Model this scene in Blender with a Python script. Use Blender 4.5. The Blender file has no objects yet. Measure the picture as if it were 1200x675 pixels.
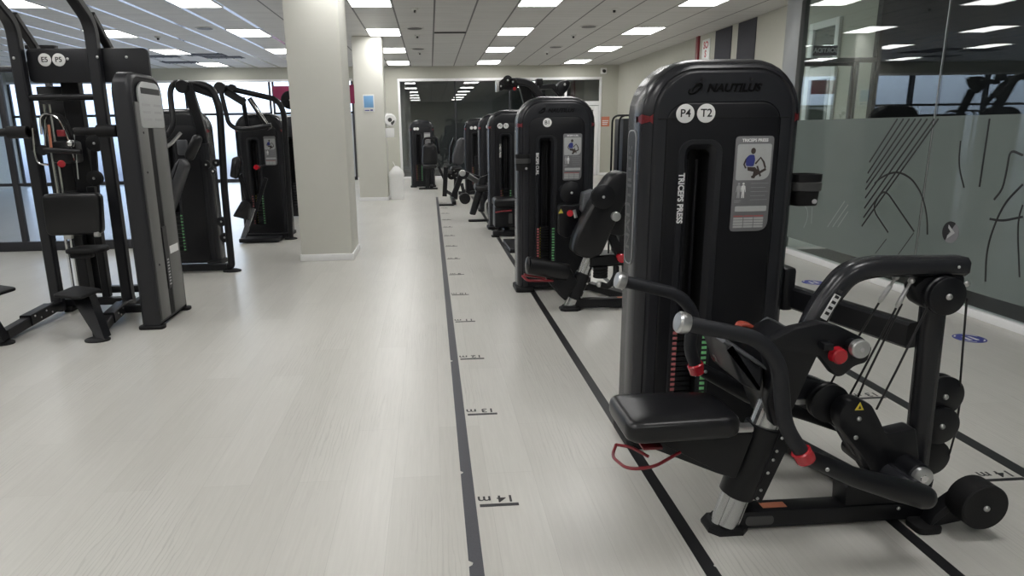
import bpy, bmesh, math, random
from mathutils import Vector, Matrix
random.seed(7)
SC = bpy.context.scene
COL = SC.collection
PI = math.pi
V = Vector

# ------------------------------------------------------------------ materials
def mat(name, col, rough=0.5, metal=0.0, spec=0.5, nscale=60.0, namt=0.06, bump=0.0, coat=0.0, rvar=0.08):
    m = bpy.data.materials.new(name); m.use_nodes = True
    nt = m.node_tree; b = nt.nodes['Principled BSDF']
    tc = nt.nodes.new('ShaderNodeTexCoord')
    nz = nt.nodes.new('ShaderNodeTexNoise'); nz.inputs['Scale'].default_value = nscale; nz.inputs['Detail'].default_value = 3
    nt.links.new(tc.outputs['Object'], nz.inputs['Vector'])
    cr = nt.nodes.new('ShaderNodeMix'); cr.data_type = 'RGBA'
    c = (*col, 1)
    cr.inputs['A'].default_value = (*[x*(1-namt) for x in col], 1)
    cr.inputs['B'].default_value = (*[min(1, x*(1+namt)) for x in col], 1)
    nt.links.new(nz.outputs['Fac'], cr.inputs['Factor'])
    nt.links.new(cr.outputs['Result'], b.inputs['Base Color'])
    mr = nt.nodes.new('ShaderNodeMapRange')
    mr.inputs['To Min'].default_value = max(0.02, rough-rvar*rough); mr.inputs['To Max'].default_value = min(1, rough+rvar*rough)
    nt.links.new(nz.outputs['Fac'], mr.inputs['Value']); nt.links.new(mr.outputs['Result'], b.inputs['Roughness'])
    b.inputs['Metallic'].default_value = metal; b.inputs['Specular IOR Level'].default_value = spec
    b.inputs['Coat Weight'].default_value = coat; b.inputs['Coat Roughness'].default_value = 0.15
    if bump > 0:
        bp = nt.nodes.new('ShaderNodeBump'); bp.inputs['Strength'].default_value = bump; bp.inputs['Distance'].default_value = 0.002
        nt.links.new(nz.outputs['Fac'], bp.inputs['Height']); nt.links.new(bp.outputs['Normal'], b.inputs['Normal'])
    return m
def emis(name, col, s):
    m = bpy.data.materials.new(name); m.use_nodes = True; b = m.node_tree.nodes['Principled BSDF']
    b.inputs['Base Color'].default_value = (.8, .8, .8, 1)
    b.inputs['Emission Color'].default_value = (*col, 1); b.inputs['Emission Strength'].default_value = s
    return m
def glassmat(name, tint, refl=1.0, mixd=0.0, dcol=(0.2,0.22,0.21), ior=1.5, rough=0.0):
    m = bpy.data.materials.new(name); m.use_nodes = True; nt = m.node_tree
    for n in list(nt.nodes):
        if n.type != 'OUTPUT_MATERIAL': nt.nodes.remove(n)
    out = nt.nodes['Material Output']
    t = nt.nodes.new('ShaderNodeBsdfTransparent'); t.inputs['Color'].default_value = (*tint, 1)
    g = nt.nodes.new('ShaderNodeBsdfGlossy'); g.inputs['Roughness'].default_value = rough
    base = t.outputs[0]
    if mixd > 0:
        d = nt.nodes.new('ShaderNodeBsdfDiffuse')
        nz = nt.nodes.new('ShaderNodeTexNoise'); nz.inputs['Scale'].default_value = 3
        mm = nt.nodes.new('ShaderNodeMix'); mm.data_type = 'RGBA'
        mm.inputs['A'].default_value = (*[c*.94 for c in dcol], 1); mm.inputs['B'].default_value = (*[c*1.06 for c in dcol], 1)
        nt.links.new(nz.outputs['Fac'], mm.inputs['Factor']); nt.links.new(mm.outputs['Result'], d.inputs['Color'])
        mx = nt.nodes.new('ShaderNodeMixShader'); mx.inputs[0].default_value = mixd
        nt.links.new(t.outputs[0], mx.inputs[1]); nt.links.new(d.outputs[0], mx.inputs[2]); base = mx.outputs[0]
    f = nt.nodes.new('ShaderNodeFresnel'); ge = nt.nodes.new('ShaderNodeNewGeometry')
    ir = nt.nodes.new('ShaderNodeMapRange'); ir.inputs['To Min'].default_value = ior; ir.inputs['To Max'].default_value = 1/ior
    nt.links.new(ge.outputs['Backfacing'], ir.inputs['Value']); nt.links.new(ir.outputs['Result'], f.inputs['IOR'])
    mu = nt.nodes.new('ShaderNodeMath'); mu.operation = 'MULTIPLY'; mu.inputs[1].default_value = refl; mu.use_clamp = True
    nt.links.new(f.outputs[0], mu.inputs[0])
    mx2 = nt.nodes.new('ShaderNodeMixShader')
    nt.links.new(mu.outputs[0], mx2.inputs[0]); nt.links.new(base, mx2.inputs[1]); nt.links.new(g.outputs[0], mx2.inputs[2])
    nt.links.new(mx2.outputs[0], out.inputs['Surface'])
    return m

M = {}
M['shroud'] = mat('black_moulded_shroud', (.021,.0217,.0255), .26, nscale=240, bump=.05, spec=.42)
M['panel'] = mat('black_inner_panel', (.0080,.0083,.0105), .40, nscale=240, bump=.1, spec=.33)
M['powder'] = mat('black_powdercoat', (.0075,.0078,.0098), .36, nscale=300, bump=.12, spec=.36)
M['bay'] = mat('dark_bay_lining', (.008,.008,.009), .6, spec=.3)
M['rubber'] = mat('black_rubber', (.010,.010,.011), .58, nscale=200, bump=.2, spec=.3)
M['grip'] = mat('grip_foam_rubber', (.016,.017,.021), .52, nscale=350, bump=.2, spec=.35)
M['vinyl'] = mat('black_vinyl', (.009,.009,.0105), .30, nscale=320, bump=.15, spec=.45)
M['greyvinyl'] = mat('dark_grey_vinyl', (.055,.056,.062), .42, nscale=320, bump=.15)
M['greyshield'] = mat('grey_plastic_cover', (.10,.105,.115), .4, nscale=120)
M['grey'] = mat('grey_strip_plastic', (.062,.062,.063), .4, nscale=150, bump=.05)
M['greystrip'] = mat('light_grey_strip_plastic', (.125,.125,.122), .4, nscale=150, bump=.05)
M['darkgrey'] = mat('charcoal_plastic', (.012,.0125,.016), .42, nscale=150)
M['alu'] = mat('brushed_aluminium', (.62,.63,.64), .26, metal=1.0, nscale=80)
M['chrome'] = mat('polished_steel', (.72,.72,.73), .14, metal=1.0)
M['satin'] = mat('satin_steel_cap', (.60,.60,.60), .32, metal=.9)
M['red'] = mat('red_plastic', (.46,.012,.024), .25, coat=.6)
M['redtrim'] = mat('red_film_trim', (.15,.010,.015), .3, nscale=90, namt=.95)
M['redpaint'] = mat('dark_red_enamel', (.22,.012,.02), .3, coat=.4)
M['orangered'] = mat('worn_red_rubber', (.36,.055,.032), .5)
M['white'] = mat('white_plastic', (.86,.86,.85), .4)
M['print'] = mat('white_print', (.78,.78,.78), .5)
M['printgrey'] = mat('grey_print', (.40,.40,.41), .5)
M['ink'] = mat('black_ink', (.012,.012,.014), .5)
M['logo'] = mat('gloss_black_lettering', (.0025,.0025,.003), .5, spec=.12)
M['placard'] = mat('grey_placard', (.19,.19,.20), .35)
M['picture'] = mat('pale_grey_picture', (.45,.46,.46), .35)
M['blueshirt'] = mat('blue_print', (.035,.045,.22), .5)
M['skin'] = mat('brown_print', (.05,.035,.03), .5)
M['labelred'] = mat('red_weight_label', (.42,.13,.13), .5)
M['labelgreen'] = mat('green_weight_label', (.20,.55,.24), .5)
M['labelyellow'] = mat('yellow_weight_label', (.65,.58,.09), .5)
M['orange'] = mat('orange_sticker', (.62,.22,.13), .5)
M['yellow'] = mat('yellow_sticker', (.75,.60,.06), .5)
M['blue'] = mat('blue_sticker', (.03,.045,.30), .4)
M['skyblue'] = mat('blue_poster_print', (.22,.45,.75), .5)
M['burgundy'] = mat('burgundy_banner', (.21,.012,.06), .6)
M['wall'] = mat('cream_wall_paint', (.51,.507,.445), .75, nscale=8, namt=.02, spec=.3)
M['pillar'] = mat('white_pillar_paint', (.67,.665,.61), .7, nscale=8, namt=.02, spec=.3)
M['whitepaint'] = mat('white_trim_paint', (.88,.88,.88), .45, nscale=20, namt=.02)
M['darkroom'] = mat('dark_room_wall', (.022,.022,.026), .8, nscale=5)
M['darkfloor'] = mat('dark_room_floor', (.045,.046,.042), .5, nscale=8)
M['charcoalwall'] = mat('charcoal_wall_stripe', (.030,.030,.040), .7, nscale=20)
M['tape'] = mat('black_floor_tape', (.018,.018,.020), .38, nscale=120, namt=.2)
M['tapegrey'] = mat('scuffed_grey_tape', (.062,.063,.075), .36, nscale=120, namt=.25)
M['mark'] = mat('black_floor_lettering', (.02,.02,.022), .45)
M['cable'] = mat('black_steel_cable', (.01,.01,.011), .4)
M['frame'] = mat('dark_window_frame', (.025,.026,.032), .4, nscale=50)
M['profile'] = mat('grey_metal_profile', (.28,.29,.29), .38, metal=.5)
M['vent'] = mat('dark_vent_slot', (.03,.03,.035), .6)
M['tilegrey'] = mat('white_ceiling_fitting', (.62,.62,.60), .5)
M['diffuser'] = emis('light_diffuser', (1.0, .99, .975), 9.0)
M['beyond'] = mat('grey_room_wall', (.48,.50,.51), .8, nscale=5)
M['filmline'] = mat('black_film_line', (.010,.011,.012), .4)
M['filmlight'] = mat('pale_film_line', (.22,.25,.24), .5)
M['outside'] = mat('pale_outdoor_wall', (.55,.58,.62), .8, nscale=3)
M['glass'] = glassmat('clear_partition_glass', (.90,.94,.93), refl=1.0)
M['film'] = glassmat('frosted_glass_film', (.75,.85,.80), refl=0.7, mixd=.86, dcol=(.20,.235,.222))
M['backglass'] = glassmat('dark_back_glass', (.74,.77,.77), refl=3.6)
M['tintglass'] = glassmat('blue_tinted_glass', (.80,.84,.90), refl=1.0)
M['windowglass'] = glassmat('window_glass', (.93,.96,.98), refl=1.0)

def floor_mat():
    m = bpy.data.materials.new('pale_oak_vinyl_planks'); m.use_nodes = True; nt = m.node_tree; b = nt.nodes['Principled BSDF']
    N = nt.nodes.new; L = nt.links.new
    tc = N('ShaderNodeTexCoord')
    mp = N('ShaderNodeMapping'); mp.inputs['Rotation'].default_value = (0, 0, PI/2)
    L(tc.outputs['Object'], mp.inputs['Vector'])
    br = N('ShaderNodeTexBrick'); br.offset = .37; br.inputs['Scale'].default_value = 1
    br.inputs['Brick Width'].default_value = 1.5; br.inputs['Row Height'].default_value = .23
    br.inputs['Mortar Size'].default_value = .0012; br.inputs['Mortar Smooth'].default_value = .3; br.inputs['Bias'].default_value = 0
    br.inputs['Color1'].default_value = (.54,.528,.49,1); br.inputs['Color2'].default_value = (.578,.566,.528,1); br.inputs['Mortar'].default_value = (.47,.46,.43,1)
    L(mp.outputs['Vector'], br.inputs['Vector'])
    mp2 = N('ShaderNodeMapping'); mp2.inputs['Scale'].default_value = (58, 2.6, 1); L(tc.outputs['Object'], mp2.inputs['Vector'])
    nz = N('ShaderNodeTexNoise'); nz.inputs['Scale'].default_value = 1; nz.inputs['Detail'].default_value = 6; nz.inputs['Roughness'].default_value = .65; nz.inputs['Distortion'].default_value = .8
    L(mp2.outputs['Vector'], nz.inputs['Vector'])
    mp3 = N('ShaderNodeMapping'); mp3.inputs['Scale'].default_value = (1.3, .5, 1); L(tc.outputs['Object'], mp3.inputs['Vector'])
    nz2 = N('ShaderNodeTexNoise'); nz2.inputs['Scale'].default_value = 1.4; nz2.inputs['Detail'].default_value = 3
    L(mp3.outputs['Vector'], nz2.inputs['Vector'])
    # fine grain: narrow dark wavy lines in patches
    wv = N('ShaderNodeTexWave'); wv.wave_type = 'BANDS'; wv.bands_direction = 'X'
    mp4 = N('ShaderNodeMapping'); mp4.inputs['Scale'].default_value = (9, 1.1, 1); L(tc.outputs['Object'], mp4.inputs['Vector'])
    wv.inputs['Scale'].default_value = 1.6; wv.inputs['Distortion'].default_value = 9; wv.inputs['Detail'].default_value = 3; wv.inputs['Detail Scale'].default_value = 1.2
    L(mp4.outputs['Vector'], wv.inputs['Vector'])
    rw = N('ShaderNodeMapRange'); rw.inputs['From Min'].default_value = .0; rw.inputs['From Max'].default_value = .16; rw.inputs['To Min'].default_value = .86; rw.inputs['To Max'].default_value = 1
    L(wv.outputs['Fac'], rw.inputs['Value'])
    pm = N('ShaderNodeMapRange'); pm.inputs['From Min'].default_value = .5; pm.inputs['From Max'].default_value = .62
    L(nz2.outputs['Fac'], pm.inputs['Value'])
    pmx = N('ShaderNodeMix'); pmx.data_type = 'FLOAT'; pmx.inputs['A'].default_value = 1
    L(pm.outputs['Result'], pmx.inputs['Factor']); L(rw.outputs['Result'], pmx.inputs['B'])
    r1 = N('ShaderNodeMapRange'); r1.inputs['From Min'].default_value = .3; r1.inputs['From Max'].default_value = .7; r1.inputs['To Min'].default_value = .945; r1.inputs['To Max'].default_value = 1.04
    L(nz.outputs['Fac'], r1.inputs['Value'])
    mu = N('ShaderNodeMath'); mu.operation = 'MULTIPLY'; L(r1.outputs['Result'], mu.inputs[0]); L(pmx.outputs['Result'], mu.inputs[1])
    vm = N('ShaderNodeVectorMath'); vm.operation = 'SCALE'; L(br.outputs['Color'], vm.inputs[0]); L(mu.outputs[0], vm.inputs['Scale'])
    L(vm.outputs[0], b.inputs['Base Color'])
    rr = N('ShaderNodeMapRange'); rr.inputs['To Min'].default_value = .25; rr.inputs['To Max'].default_value = .36
    L(nz2.outputs['Fac'], rr.inputs['Value']); L(rr.outputs['Result'], b.inputs['Roughness'])
    bp = N('ShaderNodeBump'); bp.inputs['Strength'].default_value = .12; bp.inputs['Distance'].default_value = .002
    L(nz.outputs['Fac'], bp.inputs['Height']); L(bp.outputs['Normal'], b.inputs['Normal'])
    b.inputs['Specular IOR Level'].default_value = .5
    return m
M['floor'] = floor_mat()
def ceil_mat():
    m = bpy.data.materials.new('metal_strip_ceiling_tiles'); m.use_nodes = True; nt = m.node_tree; b = nt.nodes['Principled BSDF']
    N = nt.nodes.new; L = nt.links.new
    tc = N('ShaderNodeTexCoord'); sp = N('ShaderNodeSeparateXYZ'); L(tc.outputs['Object'], sp.inputs[0])
    def math_(op, a, bb=None, cl=False):
        n = N('ShaderNodeMath'); n.operation = op; n.use_clamp = cl
        if isinstance(a, (int, float)): n.inputs[0].default_value = a
        else: L(a, n.inputs[0])
        if bb is not None:
            if isinstance(bb, (int, float)): n.inputs[1].default_value = bb
            else: L(bb, n.inputs[1])
        return n.outputs[0]
    u = math_('FRACT', math_('DIVIDE', math_('ADD', sp.outputs[0], 74.0-.15), .74))
    d = math_('ABSOLUTE', math_('SUBTRACT', u, .5))            # .5 at the joint
    left0 = math_('LESS_THAN', sp.outputs[0], -3.4)
    wd = math_('ADD', .022, math_('MULTIPLY', left0, .034))
    line = math_('GREATER_THAN', d, math_('SUBTRACT', .5, wd))
    y = math_('FRACT', math_('DIVIDE', math_('ADD', sp.outputs[1], 100.0-1.0), 2.25))
    cline = math_('MULTIPLY', math_('GREATER_THAN', math_('ABSOLUTE', math_('SUBTRACT', y, .5)), .5-.004), .5)
    nz = N('ShaderNodeTexNoise'); nz.inputs['Scale'].default_value = 2.2; nz.inputs['Detail'].default_value = 5
    mp = N('ShaderNodeMapping'); mp.inputs['Scale'].default_value = (.4, 6, 1); L(tc.outputs['Object'], mp.inputs[0]); L(mp.outputs[0], nz.inputs['Vector'])
    base = N('ShaderNodeMix'); base.data_type = 'RGBA'; base.inputs['A'].default_value = (.45,.445,.435,1); base.inputs['B'].default_value = (.68,.675,.66,1)
    L(nz.outputs['Fac'], base.inputs['Factor'])
    left = left0
    lc = N('ShaderNodeMix'); lc.data_type = 'RGBA'; lc.inputs['A'].default_value = (.10,.10,.105,1); lc.inputs['B'].default_value = (.95,.95,.96,1)
    L(left, lc.inputs['Factor'])
    m1 = N('ShaderNodeMix'); m1.data_type = 'RGBA'; L(cline, m1.inputs['Factor']); L(base.outputs['Result'], m1.inputs['A']); m1.inputs['B'].default_value = (.2,.2,.2,1)
    m2 = N('ShaderNodeMix'); m2.data_type = 'RGBA'; L(line, m2.inputs['Factor']); L(m1.outputs['Result'], m2.inputs['A']); L(lc.outputs['Result'], m2.inputs['B'])
    L(m2.outputs['Result'], b.inputs['Base Color'])
    met = math_('MULTIPLY', line, left); L(met, b.inputs['Metallic'])
    L(math_('SUBTRACT', .5, math_('MULTIPLY', met, .36)), b.inputs['Roughness'])
    return m
M['ceiling'] = ceil_mat()

# ------------------------------------------------------------------ geometry helpers
ORI = {}
def v3(p): return V(p)
def frames(path, closed=False):
    n = len(path); T = []
    for i in range(n):
        if closed: t = path[(i+1) % n]-path[i-1]
        elif i == 0: t = path[1]-path[0]
        elif i == n-1: t = path[-1]-path[-2]
        else: t = (path[i+1]-path[i]).normalized()+(path[i]-path[i-1]).normalized()
        T.append(t.normalized())
    a = V((0, 0, 1)) if abs(T[0].z) < .9 else V((0, 1, 0))
    u = (a-T[0]*a.dot(T[0])).normalized(); U = [u]
    for i in range(1, n):
        u = U[-1]-T[i]*U[-1].dot(T[i]); U.append(u.normalized())
    return T, U
def fillet(pts, r, n=6, closed=False):
    pts = [V(p) for p in pts]; out = []; N_ = len(pts)
    for i in range(N_):
        if not closed and i in (0, N_-1): out.append(pts[i]); continue
        p, a, b = pts[i], pts[i-1], pts[(i+1) % N_]
        rr = r[i] if isinstance(r, (list, tuple)) else r
        da, db = a-p, b-p
        if rr <= 0 or da.length < 1e-6 or db.length < 1e-6: out.append(p); continue
        d = min(rr, da.length*.48, db.length*.48)
        A = p+da.normalized()*d; B = p+db.normalized()*d
        for k in range(n+1):
            t = k/n; out.append(A*(1-t)**2+p*2*t*(1-t)+B*t*t)
    return out
def rp(pts, r, n=5): return [(p.x, p.y) for p in fillet([(a, b, 0) for a, b in pts], r, n, True)]
def rrect(cx, cz, w, h, r, n=5):
    return rp([(cx-w/2, cz-h/2), (cx+w/2, cz-h/2), (cx+w/2, cz+h/2), (cx-w/2, cz+h/2)], r, n)
def circ(cx, cz, r, n=28, rz=None): return [(cx+r*math.cos(2*PI*k/n), cz+(rz or r)*math.sin(2*PI*k/n)) for k in range(n)]
class MB:
    def __init__(s): s.bm = bmesh.new()
    def face(s, vs):
        try: return s.bm.faces.new(vs)
        except ValueError: return None
    def loops(s, loops, cap0=True, cap1=True, closed=False):
        rings = [[s.bm.verts.new(p) for p in l] for l in loops]
        n = len(rings[0]); K = len(rings)
        for i in range(K if closed else K-1):
            a, b = rings[i], rings[(i+1) % K]
            for k in range(n): s.face((a[k], a[(k+1) % n], b[(k+1) % n], b[k]))
        if not closed:
            if cap0: s.face(list(reversed(rings[0])))
            if cap1: s.face(rings[-1])
        return s
    def tube(s, path, r, n=14, closed=False, round_end=False):
        path = [V(p) for p in path]
        T, U = frames(path, closed); L_ = []
        rs = r if isinstance(r, (list, tuple)) else [r]*len(path)
        def ring(c, t, u, rad):
            w = t.cross(u); return [c+u*(rad*math.cos(2*PI*k/n))+w*(rad*math.sin(2*PI*k/n)) for k in range(n)]
        if round_end:
            for a in (80, 55, 28): L_.append(ring(path[0]-T[0]*rs[0]*math.sin(math.radians(a)), T[0], U[0], rs[0]*math.cos(math.radians(a))))
        for c, t, u, rad in zip(path, T, U, rs): L_.append(ring(c, t, u, rad))
        if round_end:
            for a in (28, 55, 80): L_.append(ring(path[-1]+T[-1]*rs[-1]*math.sin(math.radians(a)), T[-1], U[-1], rs[-1]*math.cos(math.radians(a))))
        return s.loops(L_, closed=closed)
    def bar(s, path, w, h, side=(0, 1, 0), bev=.008):
        """rectangular tube: w along 'side', h across"""
        path = [V(p) for p in path]; T, _ = frames(path); sd = V(side).normalized(); L_ = []
        for c, t in zip(path, T):
            x = (sd-t*sd.dot(t)).normalized(); y = t.cross(x)
            a, b, k = w/2, h/2, min(bev, w*.3, h*.3)
            q = [(-a+k, -b), (a-k, -b), (a, -b+k), (a, b-k), (a-k, b), (-a+k, b), (-a, b-k), (-a, -b+k)]
            L_.append([c+x*i+y*j for i, j in q])
        return s.loops(L_)
    def cyl(s, p0, p1, r, r2=None, n=28, bev=0.0):
        p0, p1 = V(p0), V(p1); r2 = r if r2 is None else r2
        if bev > 0:
            t = (p1-p0).normalized()
            return s.tube([p0, p0+t*bev, p1-t*bev, p1], [r-bev, r, r2, r2-bev], n)
        return s.tube([p0, p1], [r, r2], n)
    def box(s, lo, hi, bev=0.0, R=None, seg=2):
        t = bmesh.new(); bmesh.ops.create_cube(t, size=1)
        lo, hi = V(lo), V(hi); c = (lo+hi)/2; d = hi-lo
        for v in t.verts: v.co = V((v.co.x*d.x, v.co.y*d.y, v.co.z*d.z))
        if bev > 0: bmesh.ops.bevel(t, geom=list(t.edges), offset=min(bev, min(d)*.45), segments=seg, affect='EDGES', profile=.5)
        for v in t.verts: v.co = (R @ v.co if R else v.co)+c
        s.merge(t); return s
    def merge(s, t):
        me = bpy.data.meshes.new('tmp'); t.to_mesh(me); t.free(); s.bm.from_mesh(me); bpy.data.meshes.remove(me)
    def prism(s, pts, axis, a, b, bev=0.0):
        """pts: 2D outline; axis 'y' -> (x,z), 'x' -> (y,z), 'z' -> (x,y)"""
        f = {'y': lambda p, t: V((p[0], t, p[1])), 'x': lambda p, t: V((t, p[0], p[1])), 'z': lambda p, t: V((p[0], p[1], t))}[axis]
        if bev <= 0: return s.loops([[f(p, a) for p in pts], [f(p, b) for p in pts]])
        n = len(pts); ins = []
        ar = sum(pts[i][0]*pts[(i+1) % n][1]-pts[(i+1) % n][0]*pts[i][1] for i in range(n)); sg = 1 if ar > 0 else -1
        for i in range(n):
            p, q, r_ = V((*pts[i-1], 0)), V((*pts[i], 0)), V((*pts[(i+1) % n], 0))
            e1 = (q-p); e2 = (r_-q)
            n1 = V((-e1.y, e1.x, 0)).normalized()*sg if e1.length > 1e-9 else V((0,0,0)); n2 = V((-e2.y, e2.x, 0)).normalized()*sg if e2.length > 1e-9 else n1
            m_ = n1+n2
            if m_.length < 1e-6: m_ = n1
            m_ = m_.normalized(); k = bev/max(.5, m_.dot(n1)) if n1.length else bev
            ins.append((q.x+m_.x*k, q.y+m_.y*k))
        mid = [((p[0]*.7+q[0]*.3), (p[1]*.7+q[1]*.3)) for p, q in zip(pts, ins)]
        d = 1 if b > a else -1
        return s.loops([[f(p, a) for p in ins], [f(p, a+d*bev*.3) for p in mid], [f(p, a+d*bev) for p in pts], [f(p, b-d*bev) for p in pts], [f(p, b-d*bev*.3) for p in mid], [f(p, b) for p in ins]])
    def sphere(s, c, r, n=16, sc=(1, 1, 1)):
        t = bmesh.new(); bmesh.ops.create_uvsphere(t, u_segments=n, v_segments=max(6, n//2), radius=r)
        for v in t.verts: v.co = V((v.co.x*sc[0], v.co.y*sc[1], v.co.z*sc[2]))+V(c)
        s.merge(t); return s
    def build(s, name, m, parent=None, smooth=35, loc=None):
        bm = s.bm
        bmesh.ops.recalc_face_normals(bm, faces=bm.faces)
        o_ = V(ORI.get(parent, (0, 0, 0))) if parent else V(loc or (0, 0, 0))
        for v in bm.verts: v.co -= o_
        me = bpy.data.meshes.new(name); bm.to_mesh(me); bm.free()
        me.materials.append(M[m] if isinstance(m, str) else m)
        if smooth:
            me.shade_smooth(); me.set_sharp_from_angle(angle=math.radians(smooth))
        ob = bpy.data.objects.new(name, me); COL.objects.link(ob)
        if parent: ob.parent = parent; ORI[ob] = tuple(o_)
        else: ob.location = o_; ORI[ob] = tuple(o_)
        return ob
def tag(o, label=None, cat=None, group=None, kind=None):
    if label: o['label'] = label
    if cat: o['category'] = cat
    if group: o['group'] = group
    if kind: o['kind'] = kind
    return o
def thing(name, loc, label, cat, group=None):
    o = bpy.data.objects.new(name, None); COL.objects.link(o); o.location = loc; o.empty_display_size = .1
    ORI[o] = tuple(loc); return tag(o, label, cat, group)
def struct(name, mb, m): return tag(mb.build(name, m), kind='structure')
_fc = {}
def textmb(s, size, org, ex=(1, 0, 0), ey=(0, 0, 1), align='CENTER', bold=.0, shear=0, ext=.001, sx=1.0):
    c = bpy.data.curves.new('t', 'FONT'); c.body = s; c.size = size; c.align_x = align; c.align_y = 'CENTER'; c.offset = bold; c.shear = shear; c.extrude = ext; c.resolution_u = 3
    o = bpy.data.objects.new('t', c); COL.objects.link(o)
    dg = bpy.context.evaluated_depsgraph_get(); me = bpy.data.meshes.new_from_object(o.evaluated_get(dg))
    bpy.data.objects.remove(o); bpy.data.curves.remove(c)
    ex, ey = V(ex), V(ey); ez = ex.cross(ey); org = V(org)
    mb = MB(); mb.bm.from_mesh(me); bpy.data.meshes.remove(me)
    for v in mb.bm.verts: v.co = org+ex*(v.co.x*sx)+ey*v.co.y+ez*v.co.z
    return mb

# ------------------------------------------------------------------ the room
ZC = 3.83; YB = 24.2
struct('floor', MB().box((-14, -5, -.1), (6.8, 24.3, 0)), 'floor')
struct('ceiling', MB().box((-14, -5, ZC), (6.8, 24.3, ZC+.1)), 'ceiling')
def wallbox(name, boxes, m='wall', bev=0):
    mb = MB()
    for lo, hi in boxes: mb.box(lo, hi, bev)
    return struct(name, mb, m)
# back wall: header, piers; window band on the left, wide glazed opening on the right
wallbox('wall_back', [((-14, YB, 3.41), (6.8, YB+.1, ZC)), ((-2.6, YB, 0), (-1.06, YB+.1, 3.41)), ((6.1, YB, 0), (6.8, YB+.1, 3.41))])
wallbox('wall_low', [((-5.4, YB+.01, 0), (-2.6, YB+.09, 2.27))], 'outside')
wallbox('wall_left', [((-14.1, -5, 0), (-14, 24.3, ZC))])
wallbox('wall_right', [((6.7, 8.9, 0), (6.8, 24.2, ZC))])
wallbox('wall_front', [((-14, -5.1, 0), (6.8, -5, ZC))])
# white window frames of the back wall
mb = MB(); mb.box((-1.07, YB-.05, 3.33), (6.1, YB, 3.42), .006)
mb.box((-1.07, YB-.05, 0), (-.99, YB, 3.33), .006); mb.box((6.02, YB-.05, 0), (6.1, YB, 3.33), .006)
struct('trim_1', mb, 'whitepaint')
mb = MB(); mb.box((-14, YB-.05, 3.36), (-2.6, YB, 3.44), .006)
struct('trim_2', mb, 'whitepaint')
mb = MB(); mb.box((-1.07, YB-.03, 0), (6.0, YB, .08), .006); mb.box((4.78, YB-.04, 0), (4.86, YB+.02, 3.33), .005); mb.box((4.86, YB-.04, 2.46), (6.02, YB+.02, 2.60), .005)
struct('trim_3', mb, 'whitepaint')
w = struct('window_1', MB().box((-.99, YB+.03, .05), (4.8, YB+.05, 3.35)), 'backglass')
mb = MB()
for x in (.92, 2.83): mb.box((x-.025, YB-.005, 0), (x+.025, YB+.03, 3.33), .004)
mb.build('glazing_bar', 'frame', w)
struct('window_2', MB().box((4.86, YB+.03, 2.6), (6.02, YB+.05, 3.33)), 'backglass')
# the white glazed door right of the dark window
d = struct('door_1', MB().box((4.93, YB+.02, .06), (5.95, YB+.04, 2.4)), 'backglass')
mb = MB()
mb.box((4.87, YB-.035, .02), (5.05, YB+.03, 2.44), .006); mb.box((5.83, YB-.035, .02), (6.01, YB+.03, 2.44), .006)
mb.box((5.05, YB-.035, 2.3), (5.83, YB+.03, 2.44), .006); mb.box((5.05, YB-.035, .02), (5.83, YB+.03, .3), .006)
mb.build('door_frame', 'whitepaint', d)
# far room behind the dark glazing
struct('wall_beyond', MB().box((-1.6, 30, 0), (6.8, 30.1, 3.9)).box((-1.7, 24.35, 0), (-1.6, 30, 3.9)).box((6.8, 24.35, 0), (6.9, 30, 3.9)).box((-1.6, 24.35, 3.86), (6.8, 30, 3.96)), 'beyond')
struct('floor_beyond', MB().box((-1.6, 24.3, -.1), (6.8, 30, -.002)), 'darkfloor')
# left window band in the back wall
for i, (x0, x1) in enumerate(((-14, -11.1), (-11.05, -8.2), (-8.15, -5.4), (-5.35, -2.6))):
    wd = struct('window_%d' % (3+i), MB().box((x0+.05, YB+.04, .12), (x1-.05, YB+.05, 3.36)), 'windowglass')
    mb = MB()
    mb.box((x0, YB-.02, 0), (x0+.07, YB+.06, 3.38), .005); mb.box((x1-.07, YB-.02, 0), (x1, YB+.06, 3.38), .005)
    mb.box((x0, YB-.02, 0), (x1, YB+.06, .12), .005); mb.box((x0, YB-.02, 2.28), (x1, YB+.06, 2.36), .005)
    mb.build('window_frame', 'frame', wd)
# pillars
def pillar(name, x0, x1, y0, y1, bb):
    struct(name, MB().box((x0, y0, 0), (x1, y1, ZC), .012), 'pillar')
    struct(bb, MB().box((x0-.015, y0-.015, 0), (x1+.015, y1+.015, .09), .006), 'whitepaint')
pillar('column_1', -1.745, -1.075, 8.83, 9.6, 'baseboard_1')
pillar('column_2', -1.76, -1.07, 16.6, 17.3, 'baseboard_2')
struct('baseboard_right', MB().box((6.68, 8.95, 0), (6.7, 24.2, .09), .004), 'whitepaint')
struct('baseboard_back', MB().box((-2.6, YB-.02, 0), (-1.08, YB, .09), .004).box((6.1, YB-.02, 0), (6.7, YB, .09), .004), 'whitepaint')
# burgundy banners hung inside the back windows
b = tag(MB().box((-5.3, YB-.12, 2.74), (-4.3, YB-.10, 3.22), .004).build('wall_banner', 'burgundy'), 'burgundy banner hung across the back windows, beside the near white pillar', 'banner')
b = tag(MB().box((-2.95, YB-.12, 2.62), (-2.55, YB-.10, 3.24), .004).build('wall_banner', 'burgundy'), 'burgundy banner seen in the gap between the two white pillars', 'banner')
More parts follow.
